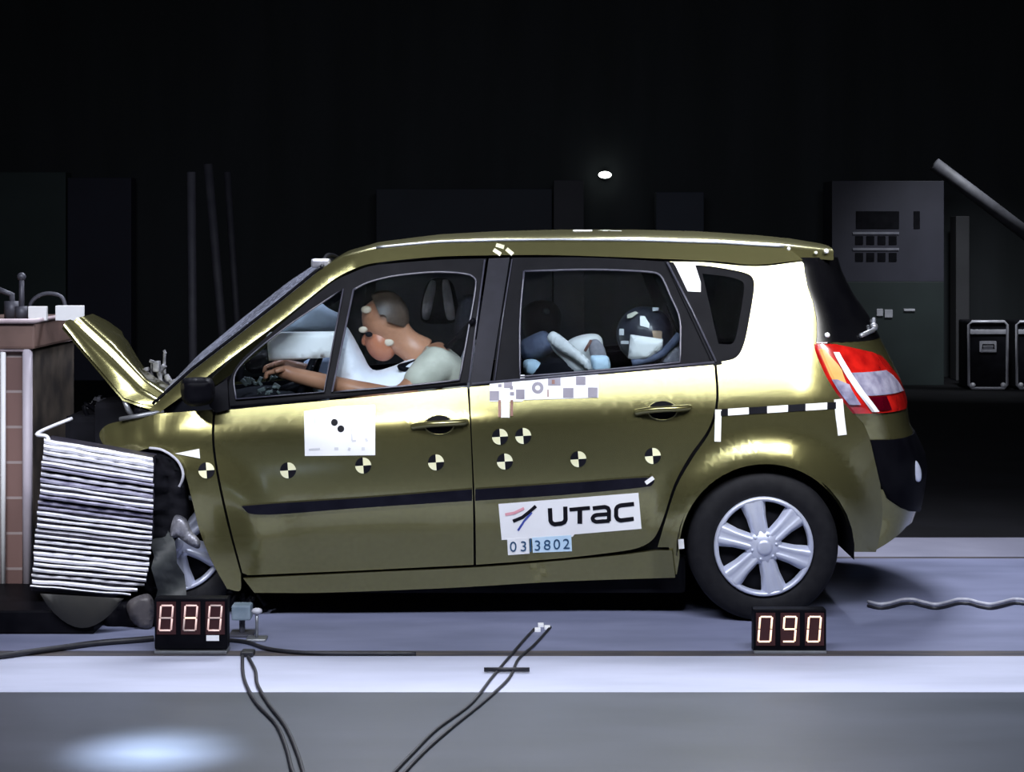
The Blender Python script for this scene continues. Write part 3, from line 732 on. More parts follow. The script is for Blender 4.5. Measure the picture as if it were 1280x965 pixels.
# hood hinge / wing top
bm = bmesh.new(); tube(bm, [Wp(168, 524, .15), Wp(160, 512, .12), Wp(156, 500, .12)], 0.012, 6); tube(bm, [Wp(150, 524, .1), Wp(172, 520, .08), Wp(205, 514, .08)], 0.01, 6)
mk('hood_hinge', bm, M['steel'], hood)
bm = bmesh.new(); puff(bm, SM([(170, 506), (200, 512), (204, 518), (190, 522), (168, 524)]), .16, .05, 6, 5); mk('headlamp_shell', bm, M['black'], CAR)
# dark bumper remains and front end between barrier and wheel
bm = bmesh.new()
puff(bm, SM([(180, 570), (214, 572), (232, 600), (238, 640), (226, 668), (214, 690), (196, 740), (176, 752), (172, 700), (178, 640)]), 0.13, 0.12, 10, 7, 0.05)
mk('crushed_front_end', bm, M['dark'], CAR)
bm = bmesh.new(); puff(bm, SM([(160, 752), (184, 742), (192, 752), (190, 784), (176, 786), (162, 772)]), -0.12, 0.05, 8, 6); _b = bm; bm = bmesh.new(); puff(bm, SM([(128, 758), (160, 748), (196, 752), (206, 775), (196, 792), (150, 790), (130, 784)]), -.03, 0.07, 10, 7, .04); mk('torn_undertray', bm, M['black'], CAR); bm = _b
mk('bumper_remnant', bm, mottled('dusty_bumper', (0.05, 0.045, 0.05), (0.10, 0.09, 0.09), 9, 0.5), CAR)
bm = bmesh.new(); tube(bm, smooth3([Wp(187, 560, .0), Wp(204, 563, -.03), Wp(222, 576, -.03), Wp(229, 594, -.03), Wp(222, 612, 0), Wp(208, 632, .05), Wp(206, 645, .08)], 6), 0.006, 6); mk('loose_seal_strip', bm, M['palecable'], CAR)
panel('side_repeater', [(219, 567), (249, 561), (250, 573)], side, M['white'], fender, grid=0, off=-0.006, thick=0.004)
bm = bmesh.new()
for k in range(10):
    x, y = rnd.uniform(285, 325), rnd.uniform(738, 750); tube(bm, [Wp(x, y, .15), Wp(x + rnd.uniform(-12, 12), y + rnd.uniform(0, 18), .15)], .01, 5)
mk_each('suspension_arm', bm, M['black'], CAR)

# markers and stickers --------------------------------------------------------
def marker(cx, cy, parent, r=10):
    bm = bmesh.new(); tilt = R(-4)
    for q in range(4):
        vs = [bm.verts.new(Wp(cx, cy, side(cx, cy) - 0.004))]
        for k in range(7):
            a = tilt + R(90 * q + 15 * k); x, y = cx + r * math.cos(a), cy + r * math.sin(a); vs.append(bm.verts.new(Wp(x, y, side(x, y) - 0.004)))
        f = bm.faces.new(vs); f.material_index = 0 if q in (1, 3) else 1      # cream below left and above right
        f.normal_update()
        if f.normal.y > 0: f.normal_flip()
    return mk('target_marker', bm, [M['cream'], M['ink']], parent, False)
marker(258, 588, fender)
for x, y in ((360, 588), (454, 582), (545, 578)): marker(x, y, front_door)
for x, y in ((631, 577), (723, 574), (816, 570), (625, 546), (654, 545)): marker(x, y, rear_door)
bm = bmesh.new(); stroke(bm, [(807, 604), (817, 597)], 5, lambda x, y: side(x, y) - .016, -0.003); mk('paint_fleck', bm, M['white'], rear_door)
pap = panel('test_sheet', [(380, 514), (420, 508), (469, 506), (469, 569), (381, 570)], side, M['white'], front_door, grid=12, off=-0.003, thick=0.001)
bm = bmesh.new()
for cx, cy in ((418, 528), (426, 536)):
    f = bm.faces.new([bm.verts.new(Wp(cx + 4.4 * math.cos(R(t)), cy + 4.4 * math.sin(R(t)), side(cx + 4.4 * math.cos(R(t)), cy + 4.4 * math.sin(R(t))) - .0045)) for t in range(0, 360, 30)]); f.normal_update()
    if f.normal.y > 0: f.normal_flip()
mk_each('sheet_dot', bm, M['ink'], front_door, False)
bm = bmesh.new(); faint = mottled('faint_print', (0.6, 0.6, 0.62), (0.75, 0.75, 0.76), 8, 0.6)
for a, b, w_ in (((439, 535), (440, 551), 2), ((440, 551), (445, 551), 2.5), ((457, 548), (459, 552), 3), ((435, 561), (438, 562), 4), ((452, 561), (456, 561), 4), ((418, 561), (423, 561), 3.5), ((386, 562), (400, 561), 2.5), ((393, 514), (394, 530), 2)):
    stroke(bm, [a, b], w_, side, -0.0045)
mk('sheet_print', bm, faint, front_door, False)
# checked tape below the windows
pap = panel('checked_tape', [(612, 479), (686, 471), (748, 468), (748, 497), (655, 500), (652, 502), (612, 502)], side, M['white'], rear_door, grid=12, off=-0.003, thick=0.001)
bm = bmesh.new()
def zc(X, Y): return (600 + X / 8, 460 + Y / 8)
def quad(bm, x0, y0, x1, y1, off=-0.0045, dfn=side, mat=0):
    f = bm.faces.new([bm.verts.new(Wp(x, y, dfn(x, y) + off)) for x, y in ((x0, y0), (x0, y1), (x1, y1), (x1, y0))]); f.material_index = mat; f.normal_update()
    if f.normal.y > 0: f.normal_flip()
for a, b in (((95, 230), (190, 325)), ((360, 215), (445, 310)), ((680, 85), (805, 175)), ((830, 200), (935, 298)), ((960, 85), (1055, 170)), ((1080, 195), (1175, 295))):
    quad(bm, *zc(*a), *zc(*b))
for a, b in (((180, 160), (215, 190)), ((240, 140), (320, 200)), ((300, 180), (330, 215)), ((300, 240), (340, 275))): quad(bm, *zc(*a), *zc(*b))
cx, cy = zc(577, 198)
for k in range(16):
    a0, a1 = R(22.5 * k), R(22.5 * k + 22.5)
    f = bm.faces.new([bm.verts.new(Wp(cx + r_ * math.cos(a), cy + r_ * math.sin(a), side(cx + r_ * math.cos(a), cy + r_ * math.sin(a)) - .0045)) for r_, a in ((3.2, a0), (7.4, a0), (7.4, a1), (3.2, a1))]); f.normal_update()
    if f.normal.y > 0: f.normal_flip()
mk_each('tape_square', bm, M['grey'], rear_door, False)
bm = bmesh.new()
stroke(bm, [zc(195, 320), zc(195, 490)], 3.2, side, -0.0045); stroke(bm, [zc(318, 320), zc(318, 480)], 3.2, side, -0.0045); quad(bm, *zc(718, 118), *zc(748, 160), off=-0.006); stroke(bm, [zc(680, 215), zc(680, 290)], 1.5, side, -0.0045)
mk('tape_stripes', bm, mottled('rust_print', (0.2, 0.08, 0.05), (0.35, 0.18, 0.14), 9, 0.6), rear_door, False)
bm = bmesh.new(); quad(bm, 626.5, 500, 637, 522, -0.003); quad(bm, 650, 468.5, 656, 481, -0.0048)
mk_each('tape_tab', bm, M['white'], rear_door, False)
# scale tape on the rear wing
bm = bmesh.new()
def lt(x): return 511.5 - (x - 901) * 9 / 143
xsq = [901, 910, 936, 959, 985, 1007, 1034, 1045]
for i, (a, b) in enumerate(zip(xsq, xsq[1:])):
    f = bm.faces.new([bm.verts.new(Wp(x, y, side(x, y) - 0.004)) for x, y in ((a, lt(a)), (a, lt(a) + 8.5), (b, lt(b) + 8.5), (b, lt(b)))]); f.material_index = 1 - i % 2; f.normal_update()
    if f.normal.y > 0: f.normal_flip()
mk('scale_tape', bm, [M['white'], M['ink']], quarter, False)
bm = bmesh.new(); stroke(bm, [(898, 512), (897, 552)], 8, side, -0.004); mk('tape_strip', bm, M['white'], quarter, False)
bm = bmesh.new(); stroke(bm, [(1048, 499), (1050, 520), (1053, 544)], 11, side, -0.004); mk('tape_strip', bm, M['white'], quarter, False)
bm = bmesh.new(); stroke(bm, [(851, 674), (852, 686)], 7, side, -0.006); mk('tape_strip', bm, M['white'], quarter, False)
# laboratory sign
sg = lambda x, y: side(x, y)
panel('laboratory_sign', [(623, 630), (798, 616), (802, 661), (718, 668), (716, 671), (627, 675)], sg, M['white'], rear_door, grid=12, off=-0.003, thick=0.001)
def z7(X, Y): return (610 + X / 5.818, 600 + Y / 5.818)
bm = bmesh.new(); S = lambda pts, w_, mat=0: stroke(bm, [z7(*p) for p in pts], w_, sg, -0.005, mat)
S([(450, 205), (455, 298), (466, 314), (485, 322), (535, 316), (556, 305), (564, 288), (562, 193)], 5.4)
S([(592, 216), (742, 203)], 4.8); S([(668, 210), (668, 318)], 6)
S([(762, 206), (850, 196), (872, 204), (880, 222), (880, 300)], 5); S([(884, 297), (785, 304), (765, 294), (760, 277), (772, 260), (790, 254), (878, 248)], 4.8)
S([(1062, 174), (965, 184), (942, 194), (932, 212), (932, 265), (944, 286), (965, 294), (1060, 282)], 5.2)
S([(182, 300), (250, 272), (300, 232), (348, 190)], 4.2)
S([(125, 252), (190, 240), (262, 206)], 3.4, 1); S([(218, 368), (262, 300), (318, 236)], 2.6, 2)
mk('sign_lettering', bm, [M['ink'], M['pink'], M['blue']], rear_door, False)
panel('number_label', [(634, 674), (661, 672), (662, 692), (635, 694)], sg, M['white'], rear_door, grid=0, off=-0.0042, thick=0.001)
panel('number_label', [(665, 672), (714, 669), (715, 689), (666, 691)], sg, M['palblue'], rear_door, grid=0, off=-0.0042, thick=0.001)
bm = bmesh.new()
for s, cx, by in (('0', 641.5, 689.5), ('3', 654.5, 689), ('3', 672, 688), ('8', 684, 687.3), ('0', 696, 686.5), ('2', 708, 686)):
    me = text_loops(s, 18); st = bmesh.new(); st.from_mesh(me); m_ = {}
    for v in st.verts:
        x, y = cx + v.co.x * 1.05, by - v.co.y; m_[v] = bm.verts.new(Wp(x, y, sg(x, y) - 0.0065))
    for f in st.faces:
        try: bm.faces.new([m_[v] for v in f.verts])
        except ValueError: pass
    st.free()
quad(bm, 662.3, 673, 664.2, 690, -0.005)
mk('number_lettering', bm, M['numblue'], rear_door, False)

# cabin furniture ------------------------------------------------------------
def seat(dc, x0, name, mat, half=0.24):
    bm = bmesh.new()
    puff(bm, SM([(x0 - 80, 560), (x0 - 10, 566), (x0 + 30, 556), (x0 + 36, 600), (x0 - 76, 598)]), dc, half, 14, 12)
    puff(bm, SM([(x0, 560), (x0 + 4, 500), (x0 + 14, 455), (x0 + 26, 425), (x0 + 44, 424), (x0 + 52, 440), (x0 + 46, 500), (x0 + 36, 572)]), dc, half, 14, 12)
    return mk(name, bm, mat, CAR)
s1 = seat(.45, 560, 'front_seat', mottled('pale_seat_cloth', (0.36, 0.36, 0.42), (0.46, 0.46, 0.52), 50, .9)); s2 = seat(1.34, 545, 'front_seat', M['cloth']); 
def headrest(cx, cy, dc, parent, col, hollow=False):
    bm = bmesh.new(); puff(bm, SM([(cx - 22, cy + 24), (cx - 17, cy - 14), (cx - 8, cy - 26), (cx + 12, cy - 26), (cx + 21, cy - 12), (cx + 24, cy + 24), (cx, cy + 30)]), dc, .13, 10, 6)
    h = mk('headrest', bm, M['cloth'], parent)
    if hollow:
        bm = bmesh.new()
        for sx in (-1, 1):
            puff(bm, SM([(cx + sx * 8 - 3, cy - 24), (cx + sx * 8 + 5, cy - 24), (cx + sx * 16 + 5, cy + 22), (cx + sx * 16 - 5, cy + 24), (cx + sx * 12 - 6, cy)]) if sx > 0 else
                 SM([(cx - 10, cy - 24), (cx - 3, cy - 22), (cx - 6, cy), (cx - 12, cy + 24), (cx - 20, cy + 22), (cx - 19, cy)]), dc - .13, .02, 5, 4)
        mk('headrest_wing', bm, mottled('mauve_cloth', (0.7, 0.66, 0.76), (0.8, 0.76, 0.86), 40, .9), parent)
headrest(548, 375, 1.20, s2, None, True); headrest(590, 395, .45, s1, None)
bm = bmesh.new()
puff(bm, SM([(700, 560), (820, 566), (870, 560), (880, 600), (700, 600)]), .9, .68, 14, 14)
puff(bm, SM([(850, 560), (852, 500), (866, 440), (884, 430), (900, 440), (896, 500), (884, 572)]), .9, .66, 14, 14)
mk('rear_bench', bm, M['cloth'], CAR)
bm = bmesh.new(); puff(bm, SM([(868, 440), (872, 405), (884, 398), (896, 404), (898, 440)]), .45, .12, 9, 6); puff(bm, SM([(868, 440), (872, 405), (884, 398), (896, 404), (898, 440)]), 1.35, .12, 9, 6)
mk('rear_headrest', bm, M['cloth'], CAR)
bm = bmesh.new()
puff(bm, SM([(270, 505), (300, 486), (350, 482), (380, 492), (392, 520), (380, 560), (280, 560)]), .9, .66, 14, 10); dash = mk('dashboard', bm, M['dark'], CAR)
bm = bmesh.new()
for k in range(20):
    p = Wp(rnd.uniform(303, 350), rnd.uniform(470, 494), rnd.uniform(.25, .4)); s = rnd.uniform(.006, .02); st = len(bm.verts); box(bm, (-s, -s, -s * .5), (s, s, s * .5), s * .2)
    xform(bm, Matrix.Translation(p) @ Matrix.Rotation(rnd.uniform(0, 3), 4, 'Y'), st)
mk_each('dash_fitting', bm, mottled('dash_bits', (0.02, 0.03, 0.03), (0.14, 0.16, 0.15), 14, 0.5), dash, False)
bm = bmesh.new(); cs = Wp(385, 478, .45)
rows = []
for i in range(33):
    a = 2 * math.pi * i / 32; cc = Vector((0.06 * math.sin(a), .185 * math.cos(a), .17 * math.sin(a)))
    n_ = cc.normalized(); e2 = Vector((0.95, 0, -.33)).normalized()
    rows.append([cs + cc + n_ * .016 * math.cos(b) + e2 * .016 * math.sin(b) for b in [R(45 * k) for k in range(8)]])
grid_mesh(rows, bm, True); tube(bm, [cs + Vector((0, -.18, 0)), cs, cs + Vector((0, .18, 0))], .014, 6); tube(bm, [cs, cs + Vector((-.2, 0, -.08))], .03, 8)
mk('steering_wheel', bm, M['black'], CAR)
bm = bmesh.new()
puff(bm, SM([(414, 470), (418, 440), (430, 408), (440, 418), (452, 440), (466, 462), (490, 458), (515, 448), (528, 452), (538, 470), (536, 500), (500, 520), (440, 520), (412, 500)]), .42, .20, 26, 6, .02)
mk('driver_airbag', bm, M['airbag'], CAR)
bm = bmesh.new()
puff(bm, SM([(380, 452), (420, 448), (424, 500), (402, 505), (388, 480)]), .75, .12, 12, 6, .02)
mk('airbag_fold', bm, mottled('shaded_blue_fabric', (0.4, 0.5, 0.72), (0.55, 0.64, 0.82), 6, .8), CAR)  # bluish shade on the airbag put into the fabric colour
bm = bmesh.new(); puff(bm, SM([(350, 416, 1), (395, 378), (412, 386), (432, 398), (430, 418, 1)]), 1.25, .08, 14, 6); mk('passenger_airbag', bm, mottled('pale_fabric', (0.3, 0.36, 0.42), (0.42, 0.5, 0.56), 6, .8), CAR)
bm = bmesh.new(); puff(bm, SM([(333, 420, 1), (338, 415, 1), (424, 414, 1), (422, 446, 1), (380, 449), (336, 451, 1)], n=2), .30, .02, 3, 8); mk('white_board', bm, M['white'], CAR)  # flat white board behind the front quarter glass
# cabin floor, rear luggage wall, rear seats belts
bm = bmesh.new(); tube(bm, smooth3([Wp(592, 400, .12), Wp(560, 432, .3), Wp(520, 452, .33), Wp(500, 460, .25), Wp(545, 470, .3), Wp(570, 500, .2)], 5), .012, 6); mk('seat_belt', bm, M['black'], CAR)
bm = bmesh.new(); box(bm, Wp(640, 318, 0.36) + Vector((-.7, 0, -.02)), Wp(640, 318, 0.36) + Vector((1.05, 1.1, 0)), .005); mk('headlining', bm, M['dark'], CAR, False)

# ------------------------------------------------------------------ crash test dummies
D1 = empty('crash_test_dummy', Wp(575, 560, .45), 'adult crash test dummy in the driver seat pitched forward into the white airbag', 'dummy')
def J(*a): return (Wp(a[0], a[1], a[2]), a[3])
J1 = [J(580, 560, .45, .15), J(572, 510, .45, .15), J(556, 470, .45, .17), J(532, 445, .45, .10), J(512, 432, .45, .062), J(494, 420, .45, .085), J(482, 404, .45, (.105, .115)), J(476, 386, .45, (.095, .105)), J(470, 372, .45, .06),
      J(546, 456, .24, .075), J(500, 500, .16, .055), J(440, 486, .18, .042), J(372, 470, .26, .036), J(352, 464, .28, .03),
      J(546, 456, .66, .075), J(500, 500, .74, .055), J(440, 486, .70, .042), J(376, 462, .64, .036), J(350, 456, .62, .03),
      J(560, 575, .33, .10), J(470, 550, .30, .085), J(430, 590, .30, .06), J(400, 640, .30, .05), J(378, 650, .30, .04),
      J(560, 575, .57, .10), J(470, 550, .60, .085), J(430, 590, .60, .06), J(400, 640, .60, .05), J(378, 650, .60, .04)]
E1 = [(0, 1), (1, 2), (2, 3), (3, 4), (4, 5), (5, 6), (6, 7), (7, 8), (2, 9), (9, 10), (10, 11), (11, 12), (12, 13), (2, 14), (14, 15), (15, 16), (16, 17), (17, 18), (0, 19), (19, 20), (20, 21), (21, 22), (22, 23), (0, 24), (24, 25), (25, 26), (26, 27), (27, 28)]
def fingers(base, dirx, J_, E_, root, curl=1):
    for k in range(4):
        b = base + Vector((0, -.03 + .02 * k, .0)); L = [.030, .036, .034, .026][k]
        i = len(J_); J_.append((b + Vector((dirx * .03, 0, 0)), .011)); J_.append((b + Vector((dirx * (.03 + L), 0, -.008)), .0095)); J_.append((b + Vector((dirx * (.035 + L), 0, -.008 - L * .8)), .0085))
        E_ += [(root, i), (i, i + 1), (i + 1, i + 2)]
    i = len(J_); J_.append((base + Vector((-dirx * .005, -.045, .012)), .012)); J_.append((base + Vector((dirx * .022, -.06, .0)), .010)); E_ += [(root, i), (i, i + 1)]
fingers(Wp(352, 464, .28), -1, J1, E1, 13); fingers(Wp(350, 456, .62), -1, J1, E1, 18)
b1 = body_skin('body', J1, E1, D1, M['skin'])
J1s = [J(580, 560, .45, .165), J(572, 510, .45, .165), J(556, 470, .45, .185), J(536, 448, .45, .11), J(546, 456, .24, .09), J(512, 490, .17, .07), J(546, 456, .66, .09), J(512, 490, .73, .07)]
body_skin('shirt', J1s, [(0, 1), (1, 2), (2, 3), (2, 4), (4, 5), (2, 6), (6, 7)], D1, M['shirt'])
# face: nose, brow, ear, marker, skull cap seam
bm = bmesh.new(); hc = Wp(480, 398, .45)
ball(bm, Wp(476, 428, .45), (.068, .082, .085), 22, Matrix.Rotation(R(-20), 3, 'Y')); ball(bm, Wp(458, 424, .45), (.02, .016, .03), 12, Matrix.Rotation(R(25), 3, 'Y'))
mk('face', bm, mottled('face_vinyl', (0.42, 0.14, 0.07), (0.52, 0.2, 0.11), 7, 0.35), D1)
bm = bmesh.new(); rows = []
for i in range(13):
    a = R(-150 + 210 * i / 12 + 60); rows.append([hc + Vector((math.cos(a) * .112 * math.cos(b), -math.sin(b) * .122, math.sin(a) * .125 * math.cos(b))) for b in [R(-80 + 160 * k / 12) for k in range(13)]])
grid_mesh([r for r in rows[4:]], bm); mk('skull_cap', bm, mottled('brown_cap', (0.04, 0.028, 0.022), (0.11, 0.075, 0.055), 9, 0.5), D1)
bm = bmesh.new()
for (x, y, a, b) in ((454, 412, 6, 0), (461, 418, 5, 1), (458, 387, 7, 0), (491, 389, 6, 0), (486, 428, 7, 0)):
    c = Wp(x, y, .45 - .10 * math.sqrt(max(.05, 1 - ((x - 476) ** 2 + (y - 404) ** 2) / 1300))); ball(bm, c, (a / 300, .012, a / 420), 12, mat=b)
mk('head_target', bm, [mottled('tan_target', (0.6, 0.5, 0.38), (0.7, 0.6, 0.48), 8, .5), M['ink']], D1)

D2 = empty('crash_test_dummy', Wp(690, 560, .95), 'dark-headed dummy low behind the centre pillar in the rear seat', 'dummy')
J2 = [J(700, 545, .75, .12), J(694, 500, .75, .13), J(686, 460, .75, .12), J(682, 438, .75, .05), J(678, 415, .75, .095), J(676, 392, .75, (.10, .11)), J(674, 374, .75, .06),
      J(690, 455, .58, .06), J(668, 490, .55, .045), J(650, 466, .52, .035), J(690, 455, .92, .06), J(670, 490, .95, .045), J(650, 480, .92, .035),
      J(680, 560, .66, .07), J(630, 556, .66, .06), J(610, 600, .66, .045), J(680, 560, .86, .07), J(630, 556, .86, .06), J(610, 600, .86, .045)]
E2 = [(0, 1), (1, 2), (2, 3), (3, 4), (4, 5), (5, 6), (2, 7), (7, 8), (8, 9), (2, 10), (10, 11), (11, 12), (0, 13), (13, 14), (14, 15), (0, 16), (16, 17), (17, 18)]
body_skin('body', J2, E2, D2, mottled('near_black_vinyl', (0.02, 0.014, 0.018), (0.04, 0.025, 0.03), 7, 0.4))
bm = bmesh.new(); ball(bm, Wp(683, 389, .64), (.018, .008, .014), 10, Matrix.Rotation(R(25), 3, 'Y')); mk('head_target', bm, M['ltcloth'], D2)
bm = bmesh.new(); puff(bm, SM([(648, 430), (662, 420), (682, 414), (692, 432), (682, 446), (662, 450), (650, 446)]), .42, .07, 10, 5, .01); mk('sleeve', bm, M['bluegrey'], D2)
bm = bmesh.new(); puff(bm, SM([(654, 452), (668, 449), (680, 456), (698, 462), (696, 470), (660, 470)]), .36, .05, 8, 5, .01); mk('cuff', bm, M['palblue'], D2)

# child seats and child dummies -----------------------------------------------
CS = empty('child_restraint', Wp(810, 560, .42), 'dark rear child seat with a grey side wing behind the rear door glass', 'child seat')
bm = bmesh.new(); puff(bm, SM([(780, 545), (776, 470), (800, 455), (850, 452), (852, 545)]), .42, .2, 14, 8); mk('shell', bm, M['dark'], CS)
bm = bmesh.new(); puff(bm, SM([(826, 456), (832, 440), (842, 430), (852, 432), (852, 458)]), .30, .05, 7, 5); mk('side_wing', bm, M['ltcloth'], CS)
bm = bmesh.new(); tube(bm, smooth3([Wp(850, 418, .25), Wp(838, 432, .25), Wp(822, 445, .25), Wp(790, 454, .25)], 5), .018, 6); mk('harness', bm, M['bluegrey'], CS)
CH = empty('child_dummy', Wp(808, 545, .42), 'child dummy with a dark helmeted head and white square patches', 'dummy')
J3 = [J(812, 530, .42, .09), J(812, 490, .42, .095), J(810, 455, .42, .085), J(809, 440, .42, .045), J(808, 420, .42, .09), J(810, 402, .42, (.10, .105)), J(812, 390, .42, .07),
      J(806, 455, .28, .045), J(786, 480, .26, .035), J(770, 462, .26, .028), J(806, 455, .56, .045), J(786, 480, .58, .035), J(770, 470, .58, .028),
      J(800, 540, .36, .05), J(760, 530, .36, .045), J(748, 560, .36, .035), J(800, 540, .48, .05), J(760, 530, .48, .045), J(748, 560, .48, .035)]
body_skin('body', J3, E2, CH, mottled('dark_blue_vinyl', (0.02, 0.022, 0.035), (0.05, 0.05, 0.07), 9, 0.3))
bm = bmesh.new()
def patch(bm, loop, c, r, mat=0):
    """a patch wrapped on a ball at c"""
    f0 = flat_fill(loop, (), 4); m_ = {}
    for v in f0.verts:
        p = Wp(v.co.x, v.co.y, c.y); q = p - c; q.y = 0; h = math.sqrt(max(0.0, r * r - q.length_squared)); m_[v] = bm.verts.new(Wp(v.co.x, v.co.y, c.y - h))
    for f in f0.faces:
        g = bm.faces.new([m_[v] for v in f.verts]); g.material_index = mat; g.normal_update()
        if g.normal.y > 0: g.normal_flip()
    f0.free()
hc3 = Wp(806, 418, .42)
bh = bmesh.new(); ball(bh, hc3, (.125, .135, .125), 28); mk('helmet', bh, mottled('dark_blue_helmet', (0.012, 0.013, 0.02), (0.04, 0.04, 0.055), 14, 0.3), CH)
patch(bm, [(800, 395), (806, 395), (812, 405), (811, 410), (800, 407)], hc3, .14); patch(bm, [(784, 393), (794, 389), (798, 391), (790, 397), (784, 398)], hc3, .14, 1)
patch(bm, [(815, 384), (824, 384), (823, 388), (816, 389)], hc3, .14); patch(bm, [(815, 413), (828, 414), (827, 424), (817, 424)], hc3, .14, 2); patch(bm, [(774, 411), (780, 411), (780, 419), (774, 419)], hc3, .14)
patch(bm, [(776, 426), (786, 426), (786, 430), (776, 430)], hc3, .15)
mk('head_patches', bm, [M['white'], M['shirt'], mottled('ochre_patch', (0.5, 0.35, 0.22), (0.6, 0.42, 0.28), 8, .5)], CH)
bm = bmesh.new(); puff(bm, SM([(788, 418, 1), (829, 424, 1), (828, 436, 1), (806, 450, 1), (785, 448, 1)], n=2), .24, .02, 3, 6); mk('chest_card', bm, M['chalk'], CH)

CH2 = empty('child_dummy', Wp(730, 545, .45), 'white round-headed child dummy leaning forward in the middle of the rear window', 'dummy')
J4 = [J(742, 540, .45, .08), J(742, 500, .45, .085), J(740, 470, .45, .08), J(738, 456, .45, .05), J(733, 440, .45, .088), J(729, 427, .45, (.09, .095)), J(727, 418, .45, .06),
      J(742, 470, .34, .045), J(720, 458, .30, .034), J(690, 424, .32, .028), J(742, 475, .56, .045), J(720, 490, .58, .034), J(700, 480, .58, .028),
      J(730, 540, .40, .05), J(700, 530, .40, .045), J(690, 560, .40, .035), J(730, 540, .52, .05), J(700, 530, .52, .045), J(690, 560, .52, .035)]
body_skin('body', J4, E2, CH2, M['chalk'])
bm = bmesh.new(); ball(bm, Wp(747, 440, .34), (.035, .02, .06), 12, Matrix.Rotation(R(-20), 3, 'Y')); mk('face_plate', bm, M['ltcloth'], CH2)
bm = bmesh.new(); tube(bm, [Wp(731, 439, .325), Wp(739, 425, .335)], .007, 6); mk('head_strap', bm, mottled('brown_strap', (0.15, 0.06, 0.05), (0.2, 0.09, 0.07), 8, .5), CH2)
CS2 = empty('child_restraint', Wp(700, 545, .40), 'forward child seat shell with a dark angled side below the white-headed child dummy', 'child seat')
bm = bmesh.new(); puff(bm, SM([(662, 472), (690, 440), (704, 442), (740, 470), (760, 480), (758, 545), (680, 545)]), .40, .12, 10, 7, .01); mk('shell', bm, M['dark'], CS2)
bm = bmesh.new(); puff(bm, SM([(684, 422), (692, 414), (712, 428), (738, 452), (746, 466), (738, 466), (715, 448), (690, 432)]), .25, .02, 5, 5); mk('shoulder_bar', bm, M['chalk'], CS2)
bm = bmesh.new(); puff(bm, SM([(738, 446), (748, 444), (760, 446), (762, 462), (744, 466)]), .22, .03, 6, 5); mk('buckle_pad', bm, M['palblue'], CS2)

# ------------------------------------------------------------------ barrier
BAR = empty('crash_barrier', (Wp(0, 755, .4).x, .5, 0), 'massive reddish brown tiled barrier block at the left edge', 'barrier')
bm = bmesh.new(); box(bm, (-3.8, -.24, 0), (-1.69, .38, .095), .008); mk('plinth', bm, M['black'], BAR, False)
xr = Wp(32, 600, .4).x; zt = Wp(0, 436, .4).z; zt2 = Wp(0, 402, .4).z
tile = brick_mat('reddish_tiles', (0.15, 0.085, 0.075), (0.20, 0.115, 0.10), (0.32, 0.26, 0.25), 0.30, 0.155)
bm = bmesh.new(); box(bm, (xr - 1.6, .4, 0.0), (xr, 1.2, zt), .01); mk('block', bm, tile, BAR, False)
bm = bmesh.new(); box(bm, (xr - 1.6, .36, zt), (xr + .05, 1.22, zt2), .012); mk('cap_beam', bm, mottled('brown_beam', (0.10, 0.06, 0.05), (0.18, 0.11, 0.09), 5, .6), BAR, False)
bm = bmesh.new(); tube(bm, [(xr - 1.6, .35, zt2 + .004), (xr + .05, .35, zt2 + .004), (xr + .05, 1.2, zt2 + .004)], .012, 6); tube(bm, [(xr - 1.6, .38, zt), (xr + .01, .38, zt), (xr + .02, 1.2, zt)], .014, 6)
mk('edge_strip', bm, mottled('rosy_edge', (0.4, 0.3, 0.32), (0.6, 0.5, 0.52), 9, .5), BAR)
bm = bmesh.new(); box(bm, (xr, .42, 0.02), (xr + .03, 1.2, zt), .006); mk('face_plate', bm, mottled('stained_plate', (0.03, 0.024, 0.022), (0.12, 0.095, 0.075), 6, .6, 0, .2), BAR, False)
bm = bmesh.new(); tube(bm, [(xr + .012, .385, 0), (xr + .012, .385, zt)], .022, 8); mk('corner_pipe', bm, mottled('pale_corner', (0.4, 0.36, 0.42), (0.55, 0.5, 0.55), 3, .5), BAR)
bm = bmesh.new(); tube(bm, [Wp(4, 440, .38), Wp(4, 752, .38)], .012, 6); mk('edge_strip', bm, M['white'], BAR)
# rosette of things on top of the barrier
bm = bmesh.new()
p = Wp(35, 396, .5); q = Wp(58, 383, .5); box(bm, (p.x, .5, zt2), (q.x, .53, q.z), .003)
tag(mk('marker_plate', bm, M['white'], None, False), 'small white marker plate standing on the left of the barrier top, under the cable loop', 'plate')
bm = bmesh.new(); p = Wp(69, 398, .5); q = Wp(104, 382, .5); box(bm, (p.x, .5, zt2), (q.x, .53, q.z), .003)
mp = tag(mk('marker_plate', bm, M['white'], None, False), 'larger white marker plate on the barrier top beside the raised hood tip', 'plate')
bm = bmesh.new(); pts = [Wp(37, 398, .56), Wp(38, 380, .56), Wp(50, 369, .56), Wp(66, 367, .56), Wp(79, 374, .56), Wp(84, 396, .56)]; pts[0].z = zt2; pts[-1].z = zt2; tube(bm, smooth3(pts, 6), .009, 6)
tag(mk('cable_loop', bm, M['dimsteel']), 'thin dark cable arching over the white plates on the barrier', 'cable')
bm = bmesh.new(); a = Wp(27, 346, .6); tube(bm, [(a.x, .6, zt2), (a.x, .6, a.z)], .012, 8); ball(bm, a, .02, 10); tube(bm, [(a.x - .0, .6, zt2), (a.x, .6, zt2 + .06)], .03, 8)
tag(mk('steel_post', bm, M['dimsteel']), 'taller thin grey post with a rounded tip on the barrier top', 'post')
bm = bmesh.new(); a = Wp(15, 360, .7); tube(bm, [(a.x, .7, zt2), (a.x, .7, a.z - .03), (a.x - .08, .7, a.z)], .014, 8); tube(bm, [(a.x, .7, zt2), (a.x, .7, zt2 + .08)], .035, 8)
